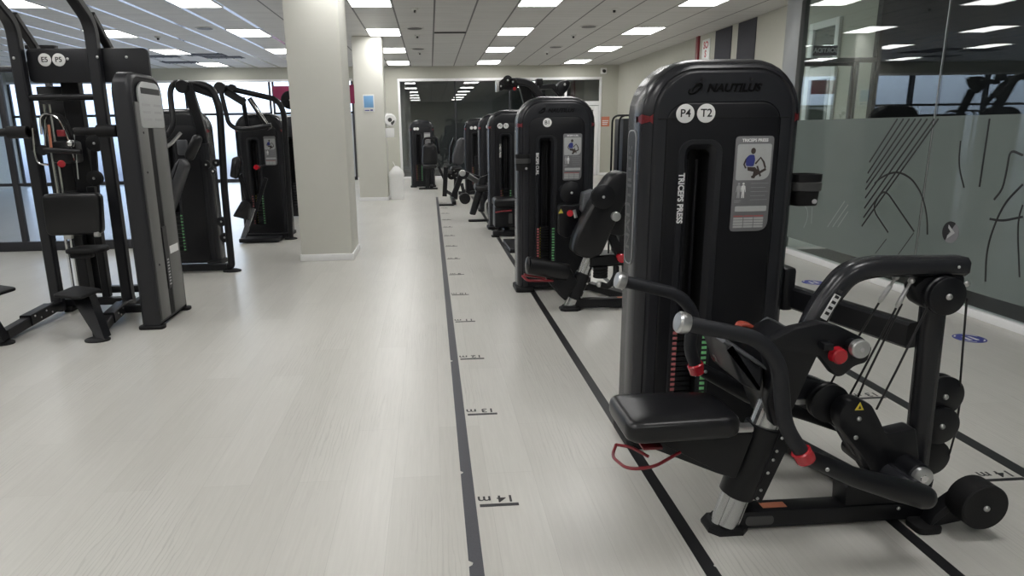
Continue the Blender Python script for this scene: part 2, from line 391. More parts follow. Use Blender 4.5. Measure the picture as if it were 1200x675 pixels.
# ---- the glass box on the right
GX = 4.71
struct('trim_4', MB().box((GX-.03, -3, 0), (GX+.06, 8.9, .072), .004), 'whitepaint')
seams = [-3, -.6, 2.2, 4.15, 6.115, 8.56]
FILM = []
for i in range(5):
    g = struct('window_%d' % (10+i), MB().box((GX, seams[i]+.004, .07), (GX+.012, seams[i+1]-.004, ZC)), 'glass')
    FILM.append(MB().box((GX-.0015, seams[i]+.012, .215), (GX-.0005, seams[i+1]-.012, 1.722)).build('frosted_film', 'film', g))
mb = MB()
for s_ in seams[1:-1]: mb.box((GX-.002, s_-.006, .07), (GX+.014, s_+.006, ZC))
struct('trim_5', mb, 'profile')
struct('trim_6', MB().box((GX-.05, 8.56, 0), (GX+.06, 8.92, ZC), .006), 'profile')   # corner post
# return wall of the glass box with a glass door
struct('window_15', MB().box((GX+.06, 8.72, 2.5), (5.8, 8.73, ZC)), 'glass')
dr = struct('door_2', MB().box((4.79, 8.72, .03), (5.5, 8.73, 2.40)), 'glass')
MB().box((4.77, 8.70, 2.40), (5.53, 8.75, 2.44), .004).box((5.50, 8.70, 0), (5.54, 8.75, 2.44), .004).build('door_frame', 'frame', dr)
struct('trim_7', MB().box((4.77, 8.69, 2.44), (5.8, 8.76, 2.5), .004).box((5.54, 8.70, 0), (5.58, 8.75, 2.44)), 'profile')
struct('window_16', MB().box((5.58, 8.72, .03), (5.8, 8.73, 2.44)), 'glass')
# dark room inside the glass box
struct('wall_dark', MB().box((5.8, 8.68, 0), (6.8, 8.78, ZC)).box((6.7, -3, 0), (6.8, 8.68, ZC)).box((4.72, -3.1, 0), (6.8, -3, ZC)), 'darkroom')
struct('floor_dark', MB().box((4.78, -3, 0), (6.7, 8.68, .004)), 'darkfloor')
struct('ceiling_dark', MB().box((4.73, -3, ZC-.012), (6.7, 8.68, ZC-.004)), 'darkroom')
# exit sign above the glass door, read from the other side
s = thing('exit_sign', (5.16, 8.80, 2.60), 'small dark SORTIDA exit sign seen from behind above the glass door', 'sign')
MB().box((4.99, 8.775, 2.535), (5.31, 8.795, 2.66), .004).build('sign_plate', 'darkgrey', s)
textmb('SORTIDA', .078, (5.15, 8.773, 2.597), (-1, 0, 0), (0, 0, 1), bold=.002).build('lettering', 'print', s)
textmb('SORTIDA', .078, (5.15, 8.797, 2.597), (-1, 0, 0), (0, 0, 1), bold=.002).build('lettering', 'print', s)
# white framed door in the right wall seen through the glass
d = struct('door_3', MB().box((6.675, 11.1, .1), (6.685, 11.75, 2.42)).box((6.675, 11.1, 2.62), (6.685, 11.75, 3.25)), 'backglass')
mb = MB()
mb.box((6.64, 11.0, 0), (6.70, 11.1, 3.36), .005); mb.box((6.64, 11.75, 0), (6.70, 11.88, 3.36), .005)
for z in ((0, .12), (2.42, 2.62), (3.25, 3.36)): mb.box((6.64, 11.1, z[0]), (6.70, 11.75, z[1]), .005)
mb.build('door_frame', 'whitepaint', d)
# painted stripes and a sign high on the right wall
tag(MB().box((6.685, 15.12, 1.2), (6.70, 15.98, ZC-.02)).build('wall_panel', 'charcoalwall'), 'tall charcoal panel high on the cream wall, beside the red lettered sign', 'wall panel', 'charcoal wall panels')
tag(MB().box((6.685, 13.98, 1.2), (6.70, 14.80, ZC-.02)).build('wall_panel', 'charcoalwall'), 'tall charcoal panel high on the cream wall, nearer the glass partition', 'wall panel', 'charcoal wall panels')
tag(MB().box((6.65, 16.92, 0), (6.704, 17.08, ZC), .01).build('fire_pipe', 'redpaint'), 'dark red vertical pipe strip on the cream wall near the corner', 'pipe')
s = thing('safety_sign', (6.69, 16.5, 3.4), 'white sign with red lettering mounted high on the cream right wall', 'sign')
MB().box((6.68, 16.28, 2.95), (6.70, 16.72, 3.7), .004).build('sign_plate', 'white', s)
for k, (t, z) in enumerate((('SO', 3.56), ('S', 3.36), ('EXIT', 3.16))):
    if t != 'EXIT': textmb(t, .22, (6.679, 16.5, z), (0, -1, 0), (0, 0, 1), bold=.008).build('lettering', 'red', s)
MB().box((6.677, 16.34, 3.0), (6.68, 16.66, 3.22)).build('red_block', 'red', s)
# orange notice by the door, camera in the corner
s = thing('door_notice', (6.4, YB, 1.95), 'small orange notice stuck on the wall right of the white door', 'notice')
MB().box((6.12, YB-.012, 1.72), (6.42, YB+.004, 2.06), .003).build('notice_sheet', 'orange', s)
MB().box((6.16, YB-.016, 1.9), (6.38, YB-.013, 1.93)).box((6.16, YB-.016, 1.84), (6.36, YB-.013, 1.87)).box((6.16, YB-.016, 1.78), (6.34, YB-.013, 1.81)).build('lettering', 'print', s)
s = thing('security_camera', (6.1, YB-.02, 3.6), 'white dome security camera in the upper corner of the back wall', 'security camera')
MB().box((6.05, YB-.05, 3.52), (6.27, YB+.006, 3.72), .02).build('housing', 'white', s)
MB().cyl((6.16, YB-.14, 3.60), (6.16, YB-.04, 3.62), .055, n=16).build('lens', 'ink', s)
# ---- ceiling lights
def make_light():
    r = thing('ceiling_light', (0, 0, ZC), '', 'ceiling light', 'recessed ceiling light panels')
    mb = MB()
    for lo, hi in (((-.37, -.57, 0), (-.345, .57, 0)), ((.345, -.57, 0), (.37, .57, 0)), ((-.345, -.57, 0), (.345, -.545, 0)), ((-.345, .545, 0), (.345, .57, 0))):
        mb.box((lo[0], lo[1], ZC-.012), (hi[0], hi[1], ZC+.002))
    mb.build('light_frame', 'tilegrey', r)
    MB().box((-.345, -.545, ZC-.008), (.345, .545, ZC+.001)).build('diffuser', 'diffuser', r)
    return r
ROWX = [-.96, 2.0, 4.96, -3.92, -6.88]
ROWN = ['row above the near pillar', 'row above the measured lane', 'row nearest the right wall', 'row left of the near pillar', 'second row left of the pillars', 'third row left of the pillars', 'row nearest the left windows']
ROWY = [-1.6, 1.8, 5.2, 8.6, 12.05, 15.95, 19.42, 22.9]
YN = ['behind the camera', 'first overhead', 'second overhead', 'third overhead', 'nearest in view', 'second in view', 'third in view', 'closest to the back wall']
ROWY = [-1.5, 1.9, 5.3, 8.75, 12.2, 15.97, 19.42, 22.95]
ROWY[4] = 12.25
lp = None
for i, x in enumerate(ROWX):
    for j, y in enumerate(ROWY):
        if x > 4.5 and y < 9: continue
        if lp is None: o = lp = make_light()
        else:
            o = lp.copy(); COL.objects.link(o)
            for ch in lp.children:
                c = ch.copy(); COL.objects.link(c); c.parent = o
        o.location = (x, y, ZC)
        o['label'] = 'bright ceiling light panel, %s, %s' % (ROWN[i], YN[j])
for ch in lp.children: pass
def vent(x, y, w, l, lab):
    r = thing('ceiling_vent', (x, y, ZC), lab, 'ceiling vent', 'ceiling vents')
    MB().box((x-w/2, y-l/2, ZC-.006), (x+w/2, y+l/2, ZC+.001), .002).build('backing', 'vent', r)
    mb = MB()
    for k in range(5): 
        xx = x-w/2+w*(k+.5)/5
        mb.box((xx-.012, y-l/2, ZC-.018), (xx+.012, y+l/2, ZC-.005), .002)
    mb.build('slats', 'frame', r)
for (px, lab) in (((-7.586, 20.513, 3.830), 'dark slotted ceiling vent left, beside the tall cable frame'), ((-7.596, 22.210, 3.830), 'dark slotted ceiling vent just below the left one'), ((-6.224, 20.170, 3.830), 'dark slotted ceiling vent left of the pillar'), ((-5.913, 20.862, 3.830), 'dark slotted ceiling vent closest to the near pillar')):
    vent(px[0], px[1], 1.1, .6, lab)
def roundfit(x, y, r_, lab):
    r = thing('ceiling_detector', (x, y, ZC), lab, 'detector', 'round ceiling detectors and sprinklers')
    MB().cyl((x, y, ZC+.001), (x, y, ZC-.03), r_, r_*.8, 20, .004).build('base', 'tilegrey', r)
    MB().cyl((x, y, ZC-.03), (x, y, ZC-.07), r_*.35, r_*.3, 14, .003).build('nozzle', 'darkgrey', r)
for (p, r_, lab) in (((-0.207, 13.027, 3.830), .07, 'ceiling sprinkler between the two central light rows, nearest'), ((-0.224, 16.477, 3.830), .07, 'second ceiling sprinkler beyond the central one'), ((-0.215, 19.933, 3.830), .07, 'third ceiling sprinkler along the central strip'), ((3.480, 16.629, 3.830), .07, 'ceiling sprinkler right of the measured lane lights'), ((3.454, 20.170, 3.830), .07, 'ceiling sprinkler right, closer to the back wall'), ((3.505, 13.092, 3.830), .08, 'ceiling sprinkler nearest the right wall lights'), ((-6.094, 16.514, 3.830), .08, 'ceiling sprinkler on the left ceiling between bright joints')):
    roundfit(p[0], p[1], r_, lab)
def grille(p, lab):
    x, y = p[0], p[1]
    r = thing('ceiling_speaker', (x, y, ZC), lab, 'ceiling speaker', 'round ceiling speakers')
    MB().cyl((x, y, ZC+.001), (x, y, ZC-.012), .2, n=28, bev=.004).build('ring', 'tilegrey', r)
    MB().cyl((x, y, ZC-.012), (x, y, ZC-.016), .16, n=24).build('mesh_disc', 'grey', r)
for p, lab in (((-0.259, 15.415, 3.830), 'round ceiling speaker in the central strip, nearest one'), ((-0.249, 19.125, 3.830), 'round ceiling speaker in the central strip, farther one'), ((3.538, 15.293, 3.830), 'round ceiling speaker right of the lane lights'), ((3.479, 18.957, 3.830), 'round ceiling speaker right, farther along'), ((-4.654, 15.267, 3.830), 'round ceiling speaker left of the near pillar')):
    grille(p, lab)
# the pale panel with a short cross slot
tag(MB().box((.17, 16.0, ZC-.02), (.88, 16.12, ZC)).build('air_slot', 'vent'), 'short dark air slot across the central ceiling strip', 'air slot')

# ---- floor tapes
def tape(x0, x1, y0, y1, m, lab, notches=()):
    pts = [(x0, y0)]
    R_, L_ = [], []
    for side, y, d in notches:
        (L_ if side == 'L' else R_).append((y, d))
    pts = [(x0, y0), (x1, y0)]
    for y, d in sorted(R_): pts += [(x1, y-d), (x1-d*.9, y-d*.3), (x1-d*.7, y+d*.5), (x1, y+d)]
    pts += [(x1, y1), (x0, y1)]
    for y, d in sorted(L_, reverse=True): pts += [(x0, y+d), (x0+d*.9, y+d*.3), (x0+d*.7, y-d*.5), (x0, y-d)]
    return tag(MB().prism(pts, 'z', 0, .0012).build('floor_tape', m, smooth=0), lab, 'floor tape', 'straight tape lines on the floor')
tape(.100, .157, -1, 17.25, 'tapegrey', 'scuffed grey tape line along the left side of the numbered lane', [('L', 2.30, .02), ('L', 3.02, .016), ('L', 4.68, .02), ('R', 2.2, .008)])
tape(.996, 1.053, -1, 17.2, 'tape', 'black tape line running under the seats of the machine row', [('R', 2.2, .008)])
tape(1.903, 1.958, -1, 17.2, 'tape', 'black tape line passing behind the wheel of the triceps machine')
tape(2.79, 2.866, -1, 17.2, 'tape', 'black tape line nearest the glass partition')
def mark(x0, x1, y, n, lab, first):
    r = thing('distance_mark', ((x0+x1)/2, y, 0), lab, 'floor marking', 'metre marks on the floor')
    MB().box((x0, y-.011, 0), (x1, y+.011, .0014)).build('dash', 'mark', r)
    textmb('%d m' % n, .078, ((x0+x1)/2-.01, y+.052, .0013), (-1, 0, 0), (0, -1, 0), bold=.001, ext=.0003, sx=1.1).build('lettering', 'mark', r)
for n in range(14, 0, -1):
    mark(.174, .352, 2.71+(14-n)*1.0, n, 'painted %d m distance mark beside the grey tape line' % n, n == 14)
for n in (14, 13, 12):
    mark(2.60, 2.785, 2.70+(14-n)*1.0, n, 'painted %d m distance mark beside the tape line nearest the glass' % n, False)
def floorsticker(p, r_, lab):
    x, y = p[0], p[1]
    r = thing('floor_sticker', (x, y, 0), lab, 'floor sticker', 'round blue distance stickers')
    MB().prism(circ(x, y, r_, 36), 'z', 0, .0015).build('disc', 'blue', r, smooth=0)
    mb = MB()
    ring_o, ring_i = circ(x, y, r_*.90, 36), circ(x, y, r_*.80, 36)
    for a0, a1 in ((2, 8), (12, 15), (20, 26), (30, 33)):
        for k in range(a0, a1):
            mb.face([mb.bm.verts.new(V((*q, .0022))) for q in (ring_i[k], ring_i[k+1], ring_o[k+1], ring_o[k])])
    for s_ in (-1, 1):
        mb.prism(rp([(x+s_*r_*.12, y-r_*.45), (x+s_*r_*.38, y-r_*.45), (x+s_*r_*.32, y+r_*.35), (x+s_*r_*.14, y+r_*.4)], r_*.06), 'z', .0015, .0024)
    mb.build('footprints', 'print', r, smooth=0)
floorsticker((4.206, 4.750, -0.000), .115, 'round blue sticker with white footprints on the floor right of the triceps machine')
floorsticker((4.093, 6.767, 0.000), .115, 'round blue sticker on the floor behind the triceps machine by the glass kerb')

# ---- lines cut in the glass film
def filmline(pts, r_=.006, m='filmline', lab='', fil=0):
    pts = [V((GX-.004, a, b)) for a, b in pts]
    if fil: pts = fillet(pts, fil, 5)
    mb = MB(); mb.bar(pts, r_*2, .002, side=(0, 0, 1)) if False else mb.tube([V((GX-.0025, p.y, p.z)) for p in pts], r_, 6)
    for v in mb.bm.verts: v.co.x = GX-.0025+(v.co.x-(GX-.0025))*.12
    ym = sum(p.y for p in pts)/len(pts)
    return mb.build('film_line', m, FILM[max(i for i in range(5) if seams[i] < ym)])
lo = [(6.976, 1.262), (6.982, 1.144), (6.985, 1.043), (6.986, 0.969), (6.976, 0.878), (6.970, 0.767), (6.966, 0.665), (6.977, 0.569)]
hi = [(6.617, 1.710), (6.529, 1.709), (6.444, 1.707), (6.360, 1.706), (6.279, 1.704), (6.200, 1.703), (6.111, 1.701), (6.057, 1.701)]
ordn = ['first', 'second', 'third', 'fourth', 'fifth', 'sixth', 'seventh', 'last']
for a, b, n in zip(lo, hi, ordn): filmline([a, b], .0105, lab='straight diagonal black film stripe, %s of eight counted from the top' % n)
filmline([(6.850, 1.044), (6.789, 1.093), (6.666, 1.154), (6.541, 1.184), (6.413, 1.170), (6.283, 1.120), (6.157, 1.015), (6.078, 0.900), (6.017, 0.761), (5.991, 0.625)], .010, lab='big black arch line on the film crossing the diagonal stripes', fil=.1)
filmline([(6.540, 0.563), (6.777, 0.734), (6.818, 0.802), (6.768, 0.907), (6.698, 0.972), (6.615, 0.957), (6.170, 0.627)], .010, lab='black bent loop line under the big arch on the film', fil=.06)
filmline([(6.554, 0.494), (6.698, 0.315)], .006, 'filmline', 'short thin black stroke below the loop line, left one')
filmline([(6.174, 0.614), (6.348, 0.369)], .006, 'filmline', 'short thin black stroke below the loop line, right one')
filmline([(5.753, 1.504), (5.740, 1.340), (5.711, 1.244), (5.634, 1.099)], .009, lab='slightly curved black line above the round logo', fil=.1)
filmline([(5.473, 1.690), (5.468, 1.120)], .010, lab='long straight black line leaning right of the round logo')
filmline([(5.090, 1.400), (5.220, 1.444), (5.218, 1.272), (5.230, 1.118), (5.297, 1.027)], .010, lab='black hooked line near the right edge of the glass film', fil=.1)
filmline([(5.045, 1.175), (5.171, 1.033), (5.234, 0.884), (5.276, 0.698), (5.282, 0.549), (5.248, 0.333)], .010, lab='long black curve sweeping down the right end of the film', fil=.15)
filmline([(5.309, 0.864), (5.179, 0.863), (4.994, 0.922)], .010, lab='short black curve crossing the long sweep on the film', fil=.1)
filmline([(5.013, 1.015), (5.032, 0.910), (5.012, 0.774), (4.929, 0.440)], .008, lab='steep black line at the far right edge of the film', fil=.1)
for k, (a, b) in enumerate(((((7.608, 0.471)), ((7.332, 0.804))), (((7.506, 0.485)), ((7.262, 0.773))), (((7.407, 0.499)), ((7.248, 0.697))))):
    filmline([a, b], .006, 'filmlight', 'pale diagonal stroke on the film beside the cup holder, %s' % ('left one', 'middle one', 'right one')[k])
filmline([(8.117, 0.388), (8.057, 0.494), (8.057, 0.602), (8.128, 0.669), (8.248, 0.667)], .006, 'filmlight', 'pale bowed stroke on the film next to the cup holder', .05)
filmline([(7.972, 0.665), (7.955, 0.465)], .006, 'filmlight', 'pale upright stroke on the film next to the bowed one')
# round logo spot
c = (5.711, 0.691)
s = FILM[max(i for i in range(5) if seams[i] < c[0])]
r_ = .098
MB().prism(circ(c[0], c[1], r_, 36), 'x', GX-.0045, GX-.002).build('logo_disc', 'placard', s, smooth=0)
MB().prism([(c[0]+r_*math.cos(a), c[1]+r_*math.sin(a)) for a in [math.radians(q) for q in range(-60, 121, 12)]]+[(c[0]+r_*.15, c[1]-r_*.1)], 'x', GX-.0055, GX-.0045).build('logo_crescent', 'ink', s, smooth=0)  # dark crescent, part of the logo print itself
MB().prism([(c[0]+.03, c[1]+.065), (c[0]-.055, c[1]), (c[0]+.03, c[1]-.065), (c[0]+.03, c[1]-.035), (c[0]-.01, c[1]), (c[0]+.03, c[1]+.035)], 'x', GX-.0065, GX-.0055).build('logo_chevron', 'printgrey', s, smooth=0)
# things on and beside the far pillar
s = thing('wall_poster', (-1.43, 16.59, 2.32), 'small blue poster with white foot on the far pillar', 'poster')
MB().box((-1.565, 16.585, 2.12), (-1.30, 16.60, 2.52), .003).build('sheet', 'white', s)
MB().box((-1.545, 16.582, 2.22), (-1.32, 16.586, 2.49), .001).build('blue_field', 'skyblue', s)
MB().box((-1.53, 16.582, 2.145), (-1.42, 16.586, 2.165)).box((-1.40, 16.582, 2.145), (-1.34, 16.586, 2.175)).build('print_line', 'blue', s)
s = thing('sanitiser_dispenser', (-1.0, 16.75, 1.8), 'round white paper dispenser mounted on the side of the far pillar', 'dispenser')
MB().cyl((-1.07, 16.85, 1.93), (-.97, 16.85, 1.93), .16, n=32, bev=.03).cyl((-.95, 16.62, 1.93), (-.95, 16.74, 1.93), .15, n=32, bev=.03).build('drum', 'white', s)
MB().prism(circ(-.95, 1.93, .05, 16), 'y', 16.612, 16.62).prism(rp([(-.90, 1.80), (-.84, 1.88), (-.84, 1.93), (-.94, 1.86)], .02), 'y', 16.612, 16.625).build('window', 'grey', s)
MB().box((-1.07, 16.63, 1.52), (-.86, 16.75, 1.74), .012).build('paper_holder', 'white', s)
s = thing('swing_bin', (-.865, 16.93, 0), 'white swing-lid bin standing against the far pillar', 'bin')
MB().loops([[V((x*k+(-.865), y*k+16.93, z)) for x, y in rrect(0, 0, .36, .3, .04)] for z, k in ((0, .88), (.02, .9), (.56, 1.0), (.575, 1.0))]).build('body', 'white', s)
MB().loops([[V((x*kx-.865, y*k+16.93, z)) for x, y in rrect(0, 0, .38, .32, .04)] for z, k, kx in ((.575, 1.0, 1), (.60, 1.0, 1), (.68, .94, .92), (.80, .6, .35), (.82, .4, .12))]).build('lid', 'white', s)
MB().bar([(-.88, 16.93, .80), (-.94, 16.9, .93)], .05, .012).build('flap', 'white', s)
# ------------------------------------------------------------------ selectorised machine tower
def outline(cx, w, h, R, z0, n=8):
    pts = [(cx-w/2, z0), (cx+w/2, z0)]
    for k in range(n+1):
        a = PI/2*k/n; pts.append((cx+w/2-R+R*math.cos(a), h-R+R*math.sin(a)))
    for k in range(n+1):
        a = PI/2+PI/2*k/n; pts.append((cx-w/2+R+R*math.cos(a), h-R+R*math.sin(a)))
    return pts
def tower(root, cx, yf, badges=(), title='', w=.79, h=1.975, d=.27, cup=None, decal=True, detail=2, brand=True, placard=True, z0=.05, zb=0.0, labels=True):
    R = .255
    def lp_(o, y): return [V((a, y, b)) for a, b in o]
    oo = lambda i, zi=0: outline(cx, w-2*i, h-i, max(.03, R-i), z0+zi)
    n = 8
    bw = .218; bcx = cx-.108
    bay = lambda i, ti=0: outline(bcx, bw-2*i, 1.60-ti, max(.02, .065-i*.6), z0+.14)
    # shell: rounded rim, flat face frame, recessed inner panel with the weight window
    L_ = [lp_(oo(.02, .0), yf+d), lp_(oo(0), yf+d-.02), lp_(oo(0), yf+.085), lp_(oo(.006), yf+.052), lp_(oo(.018), yf+.026), lp_(oo(.034), yf+.011), lp_(oo(.046), yf+.006), lp_(oo(.050), yf+.012), lp_(oo(.055), yf+.013), lp_(oo(.064), yf+.006), lp_(oo(.072), yf+.005), lp_(outline(cx, w-.224, h-.20, .10, z0+.01), yf+.005), lp_(outline(cx, w-.230, h-.203, .097, z0+.01), yf+.009)]
    MB().loops(L_, cap1=False).build('shroud', 'shroud', root, 50)
    panel = outline(cx, w-.224, h-.20, .10, z0+.01)
    L2 = [lp_(outline(cx, w-.230, h-.203, .097, z0+.01), yf+.009), lp_(outline(cx, w-.236, h-.206, .094, z0+.012), yf+.004), lp_(outline(cx, w-.25, h-.212, .09, z0+.015), yf+.002), lp_(bay(0), yf+.002)]
    MB().loops(L2, cap0=False, cap1=False).build('front_panel', 'panel', root, 50)
    L3 = [lp_(bay(0), yf+.002), lp_(bay(.004, .003), yf-.006), lp_(bay(.030, .02), yf-.004), lp_(bay(.054, .045), yf+.03)]
    MB().loops(L3, cap0=False, cap1=False).build('window_bezel', 'darkgrey', root, 40)
    L4 = [lp_(bay(.054, .045), yf+.03), lp_(bay(.058, .05), yf+.14)]
    MB().loops(L4, cap0=False).build('window_lining', 'bay', root, 40)
    # base plate feet
    for s_ in (-1, 1):
        MB().prism(rrect(cx+s_*(w/2-.07), yf+d/2-.01, .19, d+.05, .04), 'z', zb, .05, .01).build('foot', 'rubber', root)
    MB().box((cx-w/2+.08, yf+.05, .02), (cx+w/2-.08, yf+d-.04, .075), .01).build('base_frame', 'powder', root)
    # weight stack behind the window with its label strips
    mb = MB()
    for k in range(17 if detail > 1 else 9):
        pz = .20+k*(.028 if detail > 1 else .054)
        mb.box((bcx-.047, yf+.07, pz), (bcx+.047, yf+.13, pz+(.024 if detail > 1 else .05)), .003 if detail > 1 else 0)
    ws = mb.build('weight_stack', 'powder', root)
    mb = MB()
    for sx in (-.025, .025): mb.cyl((bcx+sx, yf+.105, .6), (bcx+sx, yf+.105, 1.5), .007, n=10)
    mb.build('guide_rods', 'darkgrey', root)
    if labels:
        for nm, dx, wd, m in (('red_labels', -.080, .022, 'labelred'), ('yellow_labels', -.046, .008, 'labelyellow'), ('green_labels', .078, .026, 'labelgreen')):
            mb = MB()
            for k in range(17 if detail > 1 else 12):
                pz = .205+k*(.028 if detail > 1 else .04)
                yy = yf-.0065 if abs(dx) > .06 else yf+.064
                mb.box((bcx+dx-wd/2, yy-.0015, pz), (bcx+dx+wd/2, yy+.001, pz+.015))
            mb.build(nm, m, root, 0)
    for dx, z, t in badges:
        b = MB().prism(circ(cx+dx, z, .044, 32), 'y', yf-.003, yf+.003, .0008).build('badge', 'white', root)
        if detail > 0 and t: textmb(t, .052, (cx+dx, yf-.0035, z), bold=.0006).build('lettering', 'ink', b)
    if title and detail > 0:
        textmb(title, .040, (bcx-.092, yf-.008, 1.32), (0, 0, -1), (1, 0, 0), bold=.0012, sx=.95).build('title_lettering', 'print', root)
    if brand:
        mb = textmb('NAUTILUS', .050, (cx+.035, yf+.0042, 1.836), bold=.0026, shear=.25, sx=1.12)
        mb.build('brand_lettering', 'logo', root)
        mb = MB()
        for (rx, rz, ox, a0, a1) in ((.036, .024, 0, -200, 110), (.022, .014, .006, -60, 220)):
            p = []
            for k in range(15):
                a = math.radians(a0+(a1-a0)*k/14); x_, z_ = rx*math.cos(a), rz*math.sin(a)
                p.append(V((cx-.150+ox+x_*.85+z_*.35, yf+.0048, 1.836+z_*.9+x_*.25)))
            mb.tube(p, .0045, 6)
        mb.build('brand_emblem', 'logo', root)
    if detail > 1:
        for dx in (-.12, .12): MB().cyl((cx+dx, yf+.002, 1.878), (cx+dx, yf+.008, 1.878), .008, n=14).build('screw', 'bay', root)
    # red film left on the shroud seam, both sides
    for s_ in (-1, 1):
        xa = cx+s_*(w/2+.001); 
        prof = [(w/2+.0015, .12), (w/2+.0015, .085), (w/2-.0045, .0505), (w/2-.0165, .0245), (w/2-.033, .0095), (w/2-.046, .0045)]
        rows = []
        for (hx, dy) in prof: rows.append((cx+s_*hx, yf+dy-.0015))
        mb = MB()
        for k in range(len(rows)-1):
            (x0_, y0_), (x1_, y1_) = rows[k], rows[k+1]
            zz = 1.70
            j0, j1 = .006*math.sin(k*2.1), .006*math.sin((k+1)*2.1)
            mb.face([mb.bm.verts.new(p) for p in ((x0_, y0_, zz-.018+j0), (x1_, y1_, zz-.018+j1), (x1_, y1_, zz+.016-j1), (x0_, y0_, zz+.016-j0))])
            mb.face([mb.bm.verts.new(p) for p in ((x0_, y0_+.001, zz-.018+j0), (x1_, y1_+.001, zz-.018+j1), (x1_, y1_+.001, zz+.016-j1), (x0_, y0_+.001, zz+.016-j0))])
        mb.build('red_film', 'redtrim', root, 0)
    MB().bar([V((cx-w/2+.068, yf+.0035, 1.70)), V((cx+w/2-.068, yf+.0035, 1.70))], .006, .0035, bev=.0005).build('seam', 'bay', root, 0)
    if decal:
        xs = cx-w/2-.001
        r2 = lambda w_, h_, r_: [(y+yf+.165, z+1.31) for y, z in rrect(0, 0, w_, h_, r_)]
        dc = MB().prism(r2(.13, .68, .05), 'x', xs-.004, xs+.001).build('side_decal', 'printgrey', root)
        MB().prism(r2(.118, .666, .045), 'x', xs-.0048, xs-.004).build('decal_field', 'panel', dc, 0)
        if detail > 0: textmb('NAUTILUS', .095, (xs-.0052, yf+.165, 1.31), (0, 0, 1), (0, 1, 0), bold=.001, sx=1.2).build('lettering', 'grey', dc)
    if placard:
        px, pz0, pz1, pw = cx+.158, 1.15, 1.612, .19
        pts = fillet([(px-pw/2, pz0, 0), (px+pw/2, pz0, 0), (px+pw/2, pz1, 0), (px-pw/2, pz1, 0)], [.02, .055, .02, .02], 6, True)
        pts = [(p.x, p.y) for p in pts]
        pl = MB().prism(pts, 'y', yf-.004, yf+.004, .001).build('placard', 'placard', root)
        y1 = yf-.0045
        pic = fillet([(px-.085, 1.402, 0), (px+.085, 1.402, 0), (px+.085, 1.575, 0), (px-.085, 1.575, 0)], [.012, .05, .012, .012], 6, True)
        MB().prism([(p.x, p.y) for p in pic], 'y', y1-.0008, y1).build('picture', 'picture', pl, 0)
        if detail > 0: 
            if title: textmb(title, .020, (px, y1-.0002, 1.592), bold=.0008, ext=.0002).build('lettering', 'print', pl)
            y2 = y1-.0012
            mb = MB()
            for k in range(5): mb.box((px-.005, y2, 1.385-k*.020), (px+.082-(k % 2)*.012, y2+.0008, 1.3865-k*.020))
            mb.box((px-.084, y2, 1.302), (px-.052, y2+.0008, 1.304)); mb.box((px-.084, y2, 1.294), (px-.058, y2+.0008, 1.296))
            mb.build('text_lines', 'printgrey', pl, 0)
            MB().prism(rrect(px+.002, 1.262, .160, .026, .006), 'y', y2, y2+.0008).build('text_box', 'picture', pl, 0)
            mb = MB()
            for i in range(3):
                for j in range(4): mb.box((px-.082+i*.052, y2, 1.168+j*.0135), (px-.034+i*.052, y2+.0008, 1.1785+j*.0135))
            mb.build('table_cells', 'picture', pl, 0)
            mb = MB()
            for i in range(3): mb.box((px-.082+i*.052, y2, 1.2225), (px-.034+i*.052, y2+.0008, 1.229))
            mb.build('table_heads', 'labelred', pl, 0)
            # two small body charts
            for dx, m in ((-.066, 'printgrey'), (-.043, 'print')):
                mb = MB(); q = px+dx
                mb.prism(circ(q, 1.385, .0055, 10), 'y', y2, y2+.0008)
                mb.prism([(q-.004, 1.378), (q+.004, 1.378), (q+.010, 1.373), (q+.013, 1.345), (q+.010, 1.344), (q+.007, 1.362), (q+.006, 1.345), (q+.007, 1.315), (q+.002, 1.315), (q, 1.338), (q-.002, 1.315), (q-.007, 1.315), (q-.006, 1.345), (q-.007, 1.362), (q-.010, 1.344), (q-.013, 1.345), (q-.010, 1.373)], 'y', y2, y2+.0008)
                mb.build('body_chart', m, pl, 0)
            # printed figure sitting on a machine
            y3 = y1-.0016; qx, qz = px-.012, 1.50
            MB().prism(rp([(qx-.026, qz-.03), (qx+.012, qz-.032), (qx+.018, qz), (qx+.012, qz+.024), (qx-.012, qz+.024), (qx-.03, qz+.006)], .008), 'y', y3, y3+.0008).build('printed_shirt', 'blueshirt', pl, 0)
            mb = MB().prism(circ(qx+.006, qz+.042, .012, 14, .015), 'y', y3, y3+.0008)
            mb.prism([(qx-.03, qz+.006), (qx-.024, qz+.002), (qx-.032, qz-.022), (qx-.022, qz-.04), (qx-.03, qz-.042), (qx-.04, qz-.022)], 'y', y3, y3+.0008)
            mb.build('printed_head_and_arm', 'skin', pl, 0)
            mb = MB().prism([(qx-.02, qz-.034), (qx+.02, qz-.036), (qx+.04, qz-.055), (qx+.02, qz-.09), (qx+.008, qz-.088), (qx+.014, qz-.058), (qx-.016, qz-.052)], 'y', y3-.0003, y3+.0006)
            mb.tube([V((qx+.02, y3, qz-.02)), V((qx+.045, y3, qz+.01)), V((qx+.062, y3, qz-.012)), V((qx+.072, y3, qz-.04))], .0045, 6)
            mb.tube([V((qx+.005, y3, qz-.085)), V((qx+.03, y3, qz-.07)), V((qx+.075, y3, qz-.045))], .006, 6)
            mb.tube([V((qx+.03, y3, qz-.03)), V((qx+.05, y3, qz-.08))], .005, 6)
            for v in mb.bm.verts: v.co.y = y3+(v.co.y-y3)*.1
            mb.build('printed_machine', 'skin', pl, 0)
